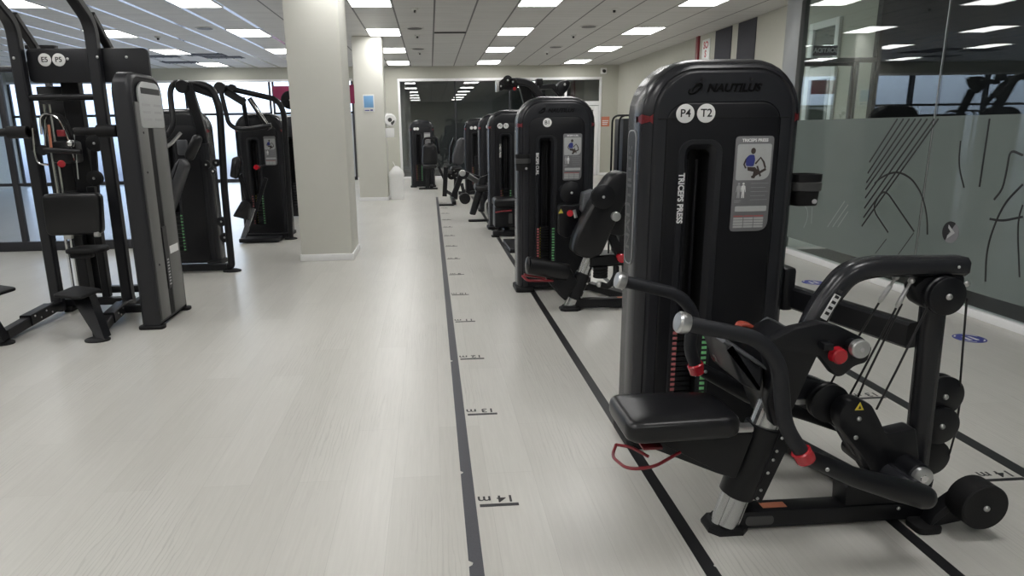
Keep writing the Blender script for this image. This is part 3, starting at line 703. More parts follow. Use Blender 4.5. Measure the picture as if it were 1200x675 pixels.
    if cup:
        sx = 1 if cup == 'R' else -1
        ccx, ccy = (cx+sx*(w/2+.085), yf+.10) if cup != 'F' else (cx-w/2+.035, yf-.085)
        def ring(sc, z): return [V((ccx+x*sc, ccy+y*sc, z)) for x, y in rrect(0, 0, .15, .14, .055)]
        c_ = MB().loops([ring(.80, 1.262), ring(.84, 1.267), ring(.93, 1.35), ring(1, 1.405), ring(1.0, 1.42), ring(.92, 1.42), ring(.78, 1.29)]).build('cup_holder', 'rubber', root)
        MB().loops([ring(.95, 1.335), ring(1.01, 1.338), ring(1.035, 1.378), ring(.97, 1.381)]).build('grey_band', 'grey', c_)
        mb = MB()
        for z in (1.33, 1.395):
            if cup == 'F': mb.box((ccx-.02, yf-.03, z), (ccx+.03, yf+.03, z+.02), .003)
            else: mb.box((min(cx+sx*(w/2-.01), cx+sx*(w/2+.03)), ccy-.025, z), (max(cx+sx*(w/2-.01), cx+sx*(w/2+.03)), ccy+.025, z+.02), .003)
        mb.build('cup_bracket', 'rubber', c_)
        MB().cyl((ccx+.03, ccy-.058, 1.285), (ccx+.03, ccy-.066, 1.285), .012, n=12).build('clip', 'printgrey', c_)
def bolts(root, pts, r_=.008, m='satin', d=(0, -1, 0)):
    for p in pts:
        p = V(p); MB().sphere(p, r_, 10, (1, .6, 1) if d[1] else (.6, 1, 1)).build('bolt', m, root)
def oct_foot(root, x, y, sx=.16, sy=.14, h=.045):
    o_ = lambda k: [(x-sx/2*k, y-sy/2*k+.035*k), (x-sx/2*k+.035*k, y-sy/2*k), (x+sx/2*k-.035*k, y-sy/2*k), (x+sx/2*k, y-sy/2*k+.035*k), (x+sx/2*k, y+sy/2*k-.035*k), (x+sx/2*k-.035*k, y+sy/2*k), (x-sx/2*k+.035*k, y+sy/2*k), (x-sx/2*k, y+sy/2*k-.035*k)]
    MB().loops([[V((a, b, z)) for a, b in o_(k)] for z, k in ((0, 1), (.012, 1.02), (.022, .97), (.028, .78), (h, .66))]).build('foot', 'rubber', root, 25)
def disc(root, name, c, r_, t, m='powder', cap=True, groove=True):
    """pulley or wheel with its axle along Y; c is the near face centre"""
    x, y, z = c
    if groove: o = MB().tube([V((x, y, z)), V((x, y+.004, z)), V((x, y+t*.35, z)), V((x, y+t*.5, z)), V((x, y+t*.65, z)), V((x, y+t-.004, z)), V((x, y+t, z))], [r_-.006, r_, r_, r_*.93, r_, r_, r_-.006], 40).build(name, m, root)
    else: o = MB().cyl((x, y, z), (x, y+t, z), r_, n=44, bev=.006).build(name, m, root)
    if cap: MB().sphere((x, y-.002, z), .013, 12, (1, .7, 1)).build('axle_cap', 'satin', o)
    return o

# ------------------------------------------------------------------ the near triceps machine
m1 = thing('weight_machine', (1.41, 2.9, 0), 'large black triceps press machine nearest the camera, badges P4 and T2', 'exercise machine', 'black selectorised weight machines')
tower(m1, 1.41, 3.20, [(-.195, 1.722, 'P4'), (-.093, 1.722, 'T2')], 'TRICEPS PRESS', cup='R')
# floor beam, feet
MB().box((1.22, 2.41, .012), (2.06, 2.50, .088), .006).build('base_beam', 'powder', m1)
MB().box((1.355, 2.435, .088), (1.46, 2.475, .0895)).build('warning_label', 'orange', m1, 0)
MB().prism(rrect(1.33, .048, .12, .04, .018), 'y', 2.405, 2.412).build('slot_cap', 'grey', m1)
oct_foot(m1, 1.20, 2.455, .17, .15)
MB().prism(rrect(2.02, 2.36, .11, .10, .03), 'z', 0, .03, .006).build('foot', 'rubber', m1)
# beam to the tower
MB().bar([(1.98, 2.47, .055), (1.78, 3.16, .055)], .09, .075, side=(1, .3, 0)).build('base_link', 'powder', m1)
# seat post: aluminium extrusion in a black sleeve
a, b = V((1.193, 2.44, .03)), V((1.365, 2.44, .60)); ax = (b-a).normalized()
mb = MB().tube([a, b], .055, 18); mb.tube([a+V((-.045, -.018, .012)), b+V((-.045, -.018, -.01))], .02, 10); mb.tube([a+V((.036, -.03, 0)), b+V((.036, -.03, 0))], .012, 8)
mb.build('seat_post', 'alu', m1)
s0, s1 = a+ax*.135, a+ax*.46
MB().tube([s0, s0+ax*.005, s1-ax*.005, s1], [.064, .070, .070, .064], 20).build('post_sleeve', 'powder', m1)
px_ = V((.957, 0, -.289))
MB().prism([((s0+px_*.05).x, (s0).z), ((s0+px_*.098).x, (s0+px_*.098).z), ((s1+px_*.098).x, (s1+px_*.098).z-.06), ((s1+px_*.05).x, s1.z)], 'y', 2.40, 2.48, .006).build('sleeve_clamp', 'powder', m1)
bolts(m1, [tuple(s0+ax*t+px_*.072+V((0, -.042, 0))) for t in (.02, .06, .14, .2, .24, .3)], .007)
# seat
rs = lambda x0, x1, y0, y1, r_: [(x, y) for x, y in rp([(x0, y0), (x1, y0+.02), (x1, y1-.02), (x0, y1)], r_, 6)]
def pad(name, root, outline2, z0, z1, m, crown=.012):
    cx_ = sum(p[0] for p in outline2)/len(outline2); cy_ = sum(p[1] for p in outline2)/len(outline2)
    sc = lambda k: [(cx_+(x-cx_)*k, cy_+(y-cy_)*k) for x, y in outline2]
    L_ = []
    h_ = z1-z0
    for k, t in ((.93, 0), (.975, .08), (1, .25), (1, .62), (.985, .80), (.94, .93), (.86, 1.0)): L_.append([V((x, y, z0+h_*t)) for x, y in sc(k)])
    L_.append([V((x, y, z1+crown)) for x, y in sc(.4)])
    return MB().loops(L_).build(name, m, root, 60)
pad('seat', m1, rs(.69, 1.135, 2.20, 2.52, .06), .525, .605, 'vinyl', .006)
MB().prism(rp([(.72, .532), (1.10, .532), (1.20, .50), (1.25, .47), (1.19, .27), (1.11, .30), (.80, .44), (.745, .48)], .02), 'y', 2.36, 2.50, .01).build('seat_bracket', 'powder', m1)
MB().box((1.10, 2.30, .505), (1.215, 2.345, .53), .006).build('seat_latch', 'satin', m1)
lev = fillet([(0.717, 2.450, 0.405), (0.681, 2.380, 0.390), (0.702, 2.240, 0.409), (0.793, 2.220, 0.422), (0.926, 2.300, 0.437)], .05, 6)
MB().tube(lev, .0065, 10).tube(fillet([(0.717, 2.450, 0.405), (0.772, 2.420, 0.406), (0.823, 2.360, 0.393)], .02, 4), .0065, 8).build('seat_lever', 'redpaint', m1)
MB().box((.79, 2.33, .435), (.87, 2.42, .447), .004).build('lever_plate', 'redpaint', m1)
# press arms, one each side of the seat
def press_arm(grip, barpath, rg, rb, capdir, bolt_pt):
    path = fillet(grip, .062, 8)
    o = MB().tube(path, rg, 16).build('press_arm', 'grip', m1)
    p, q = path[0], path[1]; t = (p-q).normalized()
    MB().tube([p-t*.01, p, p+t*.006, p+t*.022, p+t*.03, p+t*.031], [rg*1.2, rg*1.3, rg*1.36, rg*1.36, rg*1.15, .004], 24).build('end_cap', 'satin', o)
    e, f_ = path[-1], path[-2]; t = (e-f_).normalized()
    mb = MB().tube([e-t*.015, e-t*.01, e+t*.03, e+t*.035], [rg*1.15, rg*1.32, rg*1.32, rg*1.15], 24); mb.build('red_clamp', 'red', o)
    MB().tube(barpath, rb, 18, round_end=True).build('lever_bar', 'powder', o)
    bolts(o, [bolt_pt], .008)
press_arm([(0.845, 2.120, 1.011), (1.104, 2.120, 0.950), (1.188, 2.120, 0.859), (1.229, 2.120, 0.620), (1.307, 2.120, 0.506)],
          [V((1.325, 2.12, .49)), V((1.52, 2.13, .395)), V((1.68, 2.14, .335)), V((1.82, 2.15, .285))], .0275, [.030, .037, .044, .047], -1, (1.39, 2.09, .452))
press_arm([(.812, 2.76, 1.016), (1.065, 2.76, .948), (1.14, 2.76, .86), (1.125, 2.76, .70), (1.16, 2.76, .612)],
          [V((1.18, 2.76, .60)), V((1.42, 2.76, .46)), V((1.72, 2.76, .36)), V((1.90, 2.76, .29))], .0275, [.030, .036, .042, .042], -1, (1.19, 2.72, .6))
# back pad and its shells
MB().prism(rp([(1.106, 0.850), (1.271, 0.739), (1.266, 0.637), (1.184, 0.676), (1.147, 0.755)], .02), 'y', 2.36, 2.64, .02).build('back_pad', 'darkgrey', m1, 60)
MB().bar([V(((1.102, 2.360, 0.857)[0], 2.49, (1.102, 2.360, 0.857)[2])), V(((1.281, 2.360, 0.739)[0], 2.49, (1.281, 2.360, 0.739)[2]))], .25, .014).build('pad_cover', 'greyshield', m1)
MB().prism(rp([(1.139, 0.813), (1.190, 0.800), (1.258, 0.681), (1.224, 0.645), (1.169, 0.692)], .03), 'y', 2.54, 2.66, .03).build('lumbar_pad', 'vinyl', m1, 60)
MB().prism(rp([(1.346, 0.812), (1.414, 0.865), (1.459, 0.845), (1.362, 0.797)], .006), 'y', 2.42, 2.66, .004).build('bracket_plate', 'greyshield', m1)
MB().bar(fillet([(1.262, 2.600, 0.830), (1.271, 2.600, 0.855), (1.308, 2.600, 0.850), (1.360, 2.600, 0.811)], .03, 5), .05, .016, bev=.005).build('adjuster_lever', 'orangered', m1)
# body of the adjuster: black cam plates
MB().prism(rp([(1.237, 0.851), (1.356, 0.908), (1.462, 0.928), (1.542, 0.908), (1.632, 0.864), (1.675, 0.821), (1.659, 0.762), (1.612, 0.750), (1.568, 0.710), (1.544, 0.707), (1.493, 0.769), (1.459, 0.802), (1.427, 0.716), (1.364, 0.540), (1.312, 0.507), (1.275, 0.616), (1.283, 0.722)], .015), 'y', 2.33, 2.39, .006).build('cam_plate', 'powder', m1)
MB().prism(rp([(1.279, 0.827), (1.386, 0.879), (1.456, 0.842), (1.472, 0.684), (1.422, 0.539), (1.353, 0.467), (1.301, 0.581)], .02), 'y', 2.40, 2.60, .01).build('adjuster_body', 'powder', m1)
c = V((1.529, 2.300, 0.802)); MB().cyl(c+V((0, .06, 0)), c+V((0, .03, 0)), .03, n=24).build('knob_stem', 'powder', m1); MB().cyl(c+V((0, .032, 0)), c+V((0, -.005, 0)), .034, .031, 28, .006).build('adjuster_knob', 'red', m1)
c = V((1.583, 2.260, 0.841)); MB().cyl(c+V((0, .12, 0)), c+V((0, .03, 0)), .024, n=20).build('knob_stem', 'powder', m1); k_ = MB().tube([c+V((0, .03, 0)), c+V((0, .026, 0)), c+V((0, .004, 0)), c, c+V((0, -.001, 0)), c+V((0, .002, 0)), c+V((0, .002, 0))], [.03, .036, .036, .032, .02, .018, .004], 28).build('handle_knob', 'satin', m1)
MB().cyl(c+V((0, .003, 0)), c+V((0, -.003, 0)), .009, n=12).build('knob_screw', 'chrome', k_)
MB().box(tuple(V((1.475, 2.290, 0.842))+V((-.02, 0, -.012))), tuple(V((1.475, 2.290, 0.842))+V((.02, .05, .016))), .006).build('knob_guard', 'powder', m1)
# gooseneck frame
gp = fillet([(1.447, 2.460, 0.725), (1.529, 2.460, 0.965), (1.620, 2.460, 1.090), (1.715, 2.460, 1.115), (2.092, 2.460, 1.108)], [0, .08, .12, .1, 0], 8)
g = MB().bar(gp, .10, .075, bev=.018).build('gooseneck', 'shroud', m1, 50)
c0, c1 = V((1.512, 2.405, 0.921)), V((1.560, 2.405, 1.016))
t_ = (c1-c0).normalized(); n_ = V((-t_.z, 0, t_.x))
mb = MB(); q = [c0+n_*.014, c0-n_*.014, c1-n_*.014, c1+n_*.014]
mb.loops([[p+V((0, -.0005, 0)) for p in q], [p+V((0, .003, 0)) for p in q]]); lb = mb.build('white_label', 'print', g, 0)
mb = MB()
for k in range(5):
    e = c0+t_*(.02+k*.024); qq = [e-n_*.009, e-n_*.009+t_*.012, e+n_*.009+t_*.012, e+n_*.009]
    mb.loops([[p+V((0, -.001, 0)) for p in qq], [p+V((0, 0, 0)) for p in qq]])
mb.build('print_marks', 'ink', lb, 0)
bolts(g, [(2.035, 2.400, 1.114)], .006)
MB().prism(rp([(1.889, 1.033), (1.931, 1.070), (2.092, 1.072), (2.096, 1.001), (2.024, 0.925), (1.968, 0.934), (1.913, 0.965)], .015), 'y', 2.43, 2.50, .006).build('pulley_bracket', 'powder', m1)
# mast and crossbeam
MB().bar([(2.088, 2.53, .10), (2.052, 2.53, 1.06)], .07, .09, bev=.014).build('mast', 'shroud', m1, 50)
MB().bar([(2.04, 2.60, .775), (1.845, 3.32, .79)], .07, .115, side=(1, .28, 0), bev=.012).build('crossbeam', 'powder', m1)
MB().box((1.79, 3.22, .72), (1.86, 3.40, .95), .02).build('beam_bracket', 'powder', m1)
# pulleys
disc(m1, 'pulley', (1.995, 2.380, 1.001), .076, .05)
disc(m1, 'pulley', (2.191, 2.550, 0.506), .090, .06); disc(m1, 'pulley', (2.171, 2.520, 0.382), .084, .06); disc(m1, 'pulley', (2.202, 2.580, 0.199), .085, .05, cap=False)
disc(m1, 'pulley', (1.599, 2.430, 0.549), .082, .05, cap=False)
pp = MB().prism(rp([(1.596, 0.484), (1.586, 0.543), (1.615, 0.593), (1.664, 0.601), (1.716, 0.577), (1.761, 0.505), (1.794, 0.444), (1.917, 0.468), (1.972, 0.237), (1.915, 0.170), (1.799, 0.208), (1.700, 0.359)], .02), 'y', 2.35, 2.42, .006).build('pulley_plate', 'powder', m1)
bolts(pp, [(1.667, 2.345, 0.520), (1.663, 2.345, 0.440)], .010)
c = (1.665, 0.571); MB().prism([(c[0]-.018, c[1]-.014), (c[0]+.018, c[1]-.014), (c[0], c[1]+.019)], 'y', 2.347, 2.35).build('warning_sticker', 'yellow', pp, 0)
MB().prism([(c[0]-.006, c[1]-.008), (c[0]+.006, c[1]-.008), (c[0], c[1]+.006)], 'y', 2.346, 2.347).build('warning_mark', 'ink', pp, 0)
# curved slotted weight arm
sl = [(1.377, 0.665), (1.468, 0.665), (1.581, 0.630), (1.698, 0.576), (1.791, 0.487), (1.924, 0.284), (1.982, 0.138), (1.862, 0.165), (1.769, 0.291), (1.701, 0.394), (1.579, 0.478), (1.462, 0.540), (1.386, 0.563)]
MB().prism(rp(sl, .03), 'y', 2.49, 2.57, .014).build('weight_arm', 'shroud', m1, 50)
for a_, w_ in (((1.503, 0.540), .05), ((1.574, 0.525), .025)): MB().prism(rrect(a_[0], a_[1], w_, .022, .01), 'y', 2.484, 2.492).build('slot_cap', 'satin', m1)
# pivot boss
a, b = V((1.890, 2.240, 0.305)), V((2.097, 2.600, 0.169))
b = V((a.x, 2.62, a.z))
MB().cyl(a+V((0, .02, 0)), b, .048, n=28, bev=.006).build('pivot_boss', 'powder', m1)
pc = MB().tube([a+V((0, .03, 0)), a+V((0, .004, 0)), a, a+V((0, -.001, 0))], [.041, .041, .035, .003], 28).build('pivot_cap', 'satin', m1)
MB().tube([a+V((0, 0, 0)), a+V((0, -.003, 0)), a+V((0, -.0031, 0))], [.016, .014, .004], 16).build('cap_screw', 'chrome', pc)
MB().cyl((1.83, 2.20, .27), (1.83, 2.62, .27), .045, n=28, bev=.01).build('arm_axle', 'shroud', m1)
MB().prism(rp([(1.709, 0.048), (1.701, 0.182), (1.901, 0.191), (2.090, 0.201), (2.079, 0.018)], .02), 'y', 2.42, 2.52, .008).build('base_gusset', 'powder', m1)
# end wheel on its arm
w = disc(m1, 'floor_wheel', (2.182, 2.250, 0.151), .098, .10, 'rubber', True, False)
c = (2.223, 2.335, 0.120)
MB().prism(rp([(2.02, .015), (c[0], c[2]-.07), (c[0]+.05, c[2]), (c[0]-.02, c[2]+.075), (c[0]-.06, c[2]+.05), (2.05, .085)], .02), 'y', 2.335, 2.40, .008).build('wheel_arm', 'powder', m1)
bolts(m1, [(1.935, 2.405, 0.071)], .009)
# cables
def cable(pts, r_=.0042): MB().tube([V(p) for p in pts], r_, 8).build('cable', 'cable', m1)
def buckle(p, q):
    p, q = V(p), V(q); d_ = (q-p)
    mb = MB().sphere(p, .013, 12).tube([p, p+d_*.3], .006, 8); mb.tube([p+d_*.28, p+d_*.34, p+d_*.9, q], [.006, .009, .009, .005], 12)
    mb.build('turnbuckle', 'satin', m1)
buckle((1.827, 2.460, 1.067), (1.770, 2.460, 0.964)); buckle((1.878, 2.440, 1.056), (1.830, 2.440, 0.946))
cable([(1.770, 2.460, 0.964), (1.633, 2.480, 0.651), (1.600, 2.500, 0.527)])
cable([(1.830, 2.440, 0.946), (1.701, 2.440, 0.630), (1.670, 2.440, 0.556)]); cable([(1.852, 2.440, 0.963), (1.744, 2.440, 0.665), (1.716, 2.440, 0.569)])
cable([(1.950, 2.410, 0.988), (1.843, 2.410, 0.690), (1.781, 2.410, 0.527)])
cable([(2.096, 2.410, 0.983), (2.154, 2.460, 0.788), (2.249, 2.550, 0.563), (2.292, 2.580, 0.470)]); cable([(2.288, 2.580, 0.470), (2.291, 2.580, 0.327), (2.279, 2.580, 0.224), (2.269, 2.600, 0.130)])
bolts(m1, [(2.112, 2.440, 1.035)], .012)
# ------------------------------------------------------------------ second machine
m2 = thing('weight_machine', (1.27, 6.4, 0), 'black biceps curl machine behind the nearest one, single badge B1', 'exercise machine', 'black selectorised weight machines')
tower(m2, 1.265, 6.75, [(-.10, 1.722, 'B1')], 'BICEPS CURL', cup='F')
MB().box((1.30, 5.97, .015), (2.05, 6.06, .10), .006).build('base_beam', 'powder', m2)
MB().bar([(1.95, 6.02, .055), (1.62, 6.72, .055)], .09, .075, side=(1, .5, 0)).build('base_link', 'powder', m2)
MB().box((1.72, 5.99, .10), (1.80, 6.03, .1015)).build('warning_label', 'orange', m2, 0)
oct_foot(m2, 1.265, 6.0, .19, .16)
a, b = V((1.27, 6.02, .03)), V((1.501, 6.020, 0.623)); ax = (b-a).normalized()
mb = MB().tube([a, b], .058, 16).tube([a+V((-.045, -.02, .01)), b+V((-.045, -.02, 0))], .02, 8); mb.build('seat_post', 'alu', m2)
MB().tube([a+ax*.08, a+ax*.09, a+ax*.33, a+ax*.34], [.06, .072, .072, .06], 18).build('post_sleeve', 'powder', m2)
bolts(m2, [tuple(a+ax*t+V((.06, -.06, 0))) for t in (.10, .16, .24, .31)], .009)
MB().prism(rp([(1.005, 0.359), (1.261, 0.400), (1.328, 0.268), (1.217, 0.090), (1.160, 0.141), (1.054, 0.276)], .02), 'y', 5.96, 6.06, .01).build('seat_bracket', 'powder', m2)
MB().tube([V((0.862, 5.950, 0.446)), V((1.229, 6.000, 0.360))], .082, 24, round_end=False).build('seat', 'vinyl', m2)
c = V((0.862, 5.950, 0.446)); MB().sphere(c, .081, 20, (.35, 1, 1)).build('seat_end', 'vinyl', m2)
MB().tube(fillet([(0.807, 5.950, 0.351), (0.847, 5.900, 0.313), (0.981, 5.900, 0.309), (1.093, 5.950, 0.294)], .03), .012, 8).tube([V((0.832, 6.020, 0.343)), V((1.097, 6.020, 0.295))], .014, 8).build('seat_lever', 'redpaint', m2)
pd = [(1.258, 0.585), (1.287, 0.719), (1.476, 1.097), (1.590, 1.256), (1.667, 1.292), (1.770, 1.260), (1.805, 1.160), (1.635, 0.805), (1.523, 0.538), (1.403, 0.501), (1.290, 0.544)]
MB().prism(rp(pd, .04), 'y', 5.86, 6.10, .028).build('arm_pad', 'vinyl', m2, 60)
MB().prism(rp([(1.391, 0.913), (1.412, 1.073), (1.509, 1.103), (1.526, 1.055), (1.416, 0.881)], .01), 'y', 6.12, 6.3, .01).build('pad_shield', 'greyshield', m2)
disc(m2, 'pulley', (1.328, 6.300, 1.066), .105, .06); disc(m2, 'elbow_disc', (1.508, 5.800, 1.070), .105, .06)
MB().cyl(tuple(V((1.328, 6.300, 1.066))+V((0, .05, 0))), tuple(V((1.328, 6.300, 1.066))+V((0, .52, 0))), .04, n=16).build('pulley_shaft', 'powder', m2)
MB().prism(rp([(1.197, 0.961), (1.483, 0.954), (1.438, 0.776), (1.284, 0.632), (1.200, 0.675)], .03), 'y', 6.25, 6.35, .01).build('cam_housing', 'powder', m2)
c = (1.216, 0.901); MB().prism([(c[0]-.022, c[1]-.02), (c[0]+.022, c[1]-.02), (c[0], c[1]+.022)], 'y', 6.24, 6.25).build('warning_sticker', 'labelyellow', m2, 0)
MB().cyl((1.290, 6.180, 0.886), (1.304, 6.250, 0.877), .03, n=18).build('adjuster_knob', 'red', m2)
MB().bar([V((1.323, 6.150, 0.921)), V((1.341, 6.150, 0.848))], .02, .03).build('latch', 'satin', m2)
cp = MB().prism(rp([(1.494, 0.862), (1.618, 0.937), (1.780, 1.011), (1.848, 0.901), (1.798, 0.761), (1.697, 0.701), (1.576, 0.735)], .03), 'y', 5.88, 5.96, .01).build('cam_plate', 'powder', m2)
c = V((1.634, 5.820, 0.891)); MB().tube([c+V((0, .06, 0)), c+V((0, .005, 0)), c, c+V((0, -.001, 0))], [.042, .042, .036, .004], 24).build('pivot_cap', 'satin', m2)
c = (1.498, 0.849); MB().prism([(c[0]-.02, c[1]-.02), (c[0]+.02, c[1]-.02), (c[0]-.012, c[1]+.02)], 'y', 5.872, 5.88).build('warning_sticker', 'labelyellow', m2, 0)
MB().bar([V((1.608, 5.950, 0.734)), V((1.745, 5.950, 0.460))], .07, .08, bev=.015).build('press_arm', 'powder', m2)
c = V((1.707, 5.850, 0.504)); MB().cyl(c+V((0, .07, 0)), c, .042, n=20, bev=.008).build('handle_knob', 'red', m2)
MB().bar([V((1.436, 6.000, 0.459)), V((1.799, 6.000, 0.473))], .09, .11, bev=.015).build('arm_frame', 'powder', m2)
mb = MB()
for k in range(4): mb.cyl(tuple(V((1.544, 5.980, 0.306))+V((0, 0, k*.027))), tuple(V((1.544, 5.980, 0.306))+V((0, 0, k*.027+.022))), .068, n=22, bev=.004)
mb.cyl(tuple(V((1.544, 5.980, 0.306))+V((0, 0, .1))), tuple(V((1.544, 5.980, 0.306))+V((0, 0, .20))), .02, n=10)
mb.build('counterweight', 'rubber', m2)
MB().tube(fillet([(1.521, 5.900, 0.260), (1.594, 5.900, 0.233), (1.641, 5.900, 0.280), (1.676, 5.920, 0.340), (1.682, 5.950, 0.414)], .06), .028, 12).build('grip', 'rubber', m2)
c = V((1.517, 5.900, 0.260)); MB().sphere(c, .03, 12).build('grip_cap', 'satin', m2)
MB().bar([V((1.783, 6.000, 0.466)), V((1.821, 6.000, 0.120))], .06, .07).build('upright', 'powder', m2)
# ------------------------------------------------------------------ third machine in the row
m3 = thing('weight_machine', (1.36, 11.0, 0), 'third black machine in the row, two white badges, boxy dark seat base', 'exercise machine', 'black selectorised weight machines')
tower(m3, 1.36, 11.3, [(-.20, 1.722, 'P2'), (-.10, 1.722, 'T1')], 'CHEST PRESS', detail=1, brand=False)
MB().box((.98, 10.5, .46), (1.42, 10.95, .60), .05, seg=4).build('seat', 'vinyl', m3, 60)
MB().box((.99, 10.56, .13), (1.40, 10.92, .47), .02).build('seat_base', 'panel', m3)
MB().box((.95, 10.46, .015), (1.45, 10.56, .10), .01).build('base_beam', 'powder', m3)
MB().box((1.15, 10.56, .02), (1.25, 11.28, .09), .01).build('base_link', 'powder', m3)
MB().prism(rrect(.99, 10.5, .12, .16, .03), 'z', 0, .02, .004).build('foot', 'rubber', m3)
MB().tube([V((1.0, 10.55, .38)), V((1.1, 10.52, .40)), V((1.26, 10.52, .41))], .012, 8).build('seat_lever', 'redpaint', m3)
for x in (1.24, 1.36): MB().box((x-.03, 10.54, .2), (x+.03, 10.562, .36), .008).build('slot_cap', 'grey', m3)
MB().prism(rp([(1.45, 1.35), (1.72, 1.35), (1.76, .75), (1.42, .75)], .05), 'y', 10.95, 11.05, .03).build('back_pad', 'vinyl', m3, 60)
MB().bar([(1.6, 11.05, .9), (1.6, 11.3, .7)], .08, .08).build('pad_frame', 'powder', m3)
MB().bar([(1.42, 10.75, .35), (1.6, 11.1, .8)], .08, .08, side=(1, 0, 0)).build('seat_strut', 'powder', m3)
# fourth machine with low link arms in front
m4 = thing('weight_machine', (1.38, 13.2, 0), 'fourth black machine in the row, leg press arms and small roller in front', 'exercise machine', 'black selectorised weight machines')
tower(m4, 1.385, 13.9, [(-.20, 1.722, ''), (-.10, 1.722, '')], '', detail=0, brand=False)
MB().bar([V((0.563, 12.500, 0.871)), V((0.395, 12.500, 0.449))], .08, .10).build('link_arm', 'powder', m4)
c = V((0.576, 12.440, 0.890)); MB().cyl(c, c+V((0, .08, 0)), .06, n=20, bev=.01).build('pivot_cap', 'satin', m4)
c = V((0.607, 12.300, 0.433)); disc(m4, 'ankle_roller', tuple(c), .10, .28, 'rubber', False, False)
MB().bar([V((0.615, 12.450, 0.418)), V((0.559, 12.500, 0.699))], .05, .06).build('roller_arm', 'powder', m4)
MB().prism(rp([(0.686, 0.136), (0.798, 0.117), (1.013, 0.713), (1.062, 0.868), (0.888, 0.809)], .03), 'y', 12.35, 12.45, .01).build('seat_upright', 'powder', m4)
MB().prism(rrect((0.847, 13.701, 0.000)[0], 12.4, .36, .16, .05), 'z', 0, .03, .006).build('foot', 'rubber', m4)
MB().bar([V((0.563, 12.500, 0.902)), V((1.136, 12.900, 0.673))], .14, .09).build('press_frame', 'powder', m4)
MB().bar([V((0.689, 12.500, 0.837)), V((0.869, 12.600, 0.716))], .03, .10).build('adjust_rail', 'satin', m4)
MB().box(((0.798, 12.500, 0.741)[0], 12.3, .55), ((1.117, 12.500, 0.735)[0]+.2, 12.9, .68), .05).build('seat', 'vinyl', m4, 60)
MB().box((1.1, 12.5, .02), (1.2, 13.9, .1), .01).build('base_beam', 'powder', m4)
MB().bar([(1.15, 12.45, .06), (1.15, 12.6, .6)], .1, .1).build('seat_post', 'powder', m4)
MB().tube(fillet([(1.040, 12.200, 0.433), (0.976, 12.200, 0.357), (0.974, 12.200, 0.169), (1.036, 12.200, 0.104)], .06), .02, 8).build('handle', 'satin', m4)
MB().bar([((1.040, 12.200, 0.433)[0], 12.2, (1.040, 12.200, 0.433)[2]), ((1.040, 12.200, 0.433)[0]+.05, 12.5, .6)], .05, .05).build('handle_link', 'powder', m4)
# fifth machine and its bench pad
m5 = thing('weight_machine', (1.3, 17.9, 0), 'fifth black machine in the row, just right of the grey upright pad', 'exercise machine', 'black selectorised weight machines')
tower(m5, 1.33, 18.6, [(-.20, 1.722, ''), (-.10, 1.722, '')], '', detail=0, brand=False)
MB().box((.7, 17.6, .015), (1.6, 17.7, .10), .01).build('base_beam', 'powder', m5)
MB().box((1.25, 17.7, .02), (1.35, 18.6, .09), .01).build('base_link', 'powder', m5)
MB().box((.75, 17.45, .42), (1.15, 17.85, .54), .05).build('seat', 'vinyl', m5, 60)
MB().bar([(.95, 17.65, .08), (.95, 17.65, .45)], .1, .1).build('seat_post', 'powder', m5)
MB().bar([(1.2, 17.65, .08), (1.2, 17.65, 1.0)], .1, .1).build('back_post', 'powder', m5)
mb_ = thing('incline_bench', (.55, 16.0, 0), 'black bench machine with a tall tilted grey back pad, left of the fifth machine', 'exercise machine')
MB().prism(rp([(0.500, 0.904), (0.514, 1.064), (0.645, 1.439), (0.747, 1.497), (0.827, 1.456), (0.776, 0.919), (0.673, 0.860)], .05), 'y', 16.0, 16.4, .05).build('back_pad', 'greyvinyl', mb_, 60)
MB().prism(rp([(0.428, 0.885), (0.448, 1.284), (0.545, 1.500), (0.584, 1.460), (0.495, 1.124), (0.489, 0.864)], .03), 'y', 16.15, 16.3, .02).build('pad_shell', 'vinyl', mb_)
MB().box(((0.467, 16.200, 0.824)[0], 15.95, .72), ((0.733, 16.200, 0.819)[0], 16.45, .82), .04).build('seat', 'vinyl', mb_, 60)
MB().bar([V((0.287, 15.200, 0.211)), V((0.333, 15.200, 0.859))], .09, .10).build('front_upright', 'powder', mb_)
MB().prism(rrect((0.324, 17.188, 0.000)[0], 15.2, .34, .2, .05), 'z', 0, .03, .006).build('foot', 'rubber', mb_)
MB().bar([V((0.329, 15.200, 0.326)), V((0.493, 15.600, 0.189))], .06, .07).build('brace', 'powder', mb_)
MB().box(((0.454, 15.600, 0.189)[0], 15.2, .012), ((0.454, 15.600, 0.189)[0]+.09, 16.9, .09), .01).build('base_beam', 'powder', mb_)
MB().bar([(.56, 15.9, .08), (.60, 16.2, .75)], .1, .1).build('seat_post', 'powder', mb_)
MB().bar([V((0.331, 15.200, 0.783)), V((0.579, 16.000, 0.673))], .07, .08).build('seat_rail', 'powder', mb_)
for (c, r_) in (((0.527, 15.600, 0.756), .07), ((0.465, 15.600, 0.641), .09), ((0.586, 15.700, 0.593), .08)): disc(mb_, 'pulley', c, r_, .05, 'rubber')
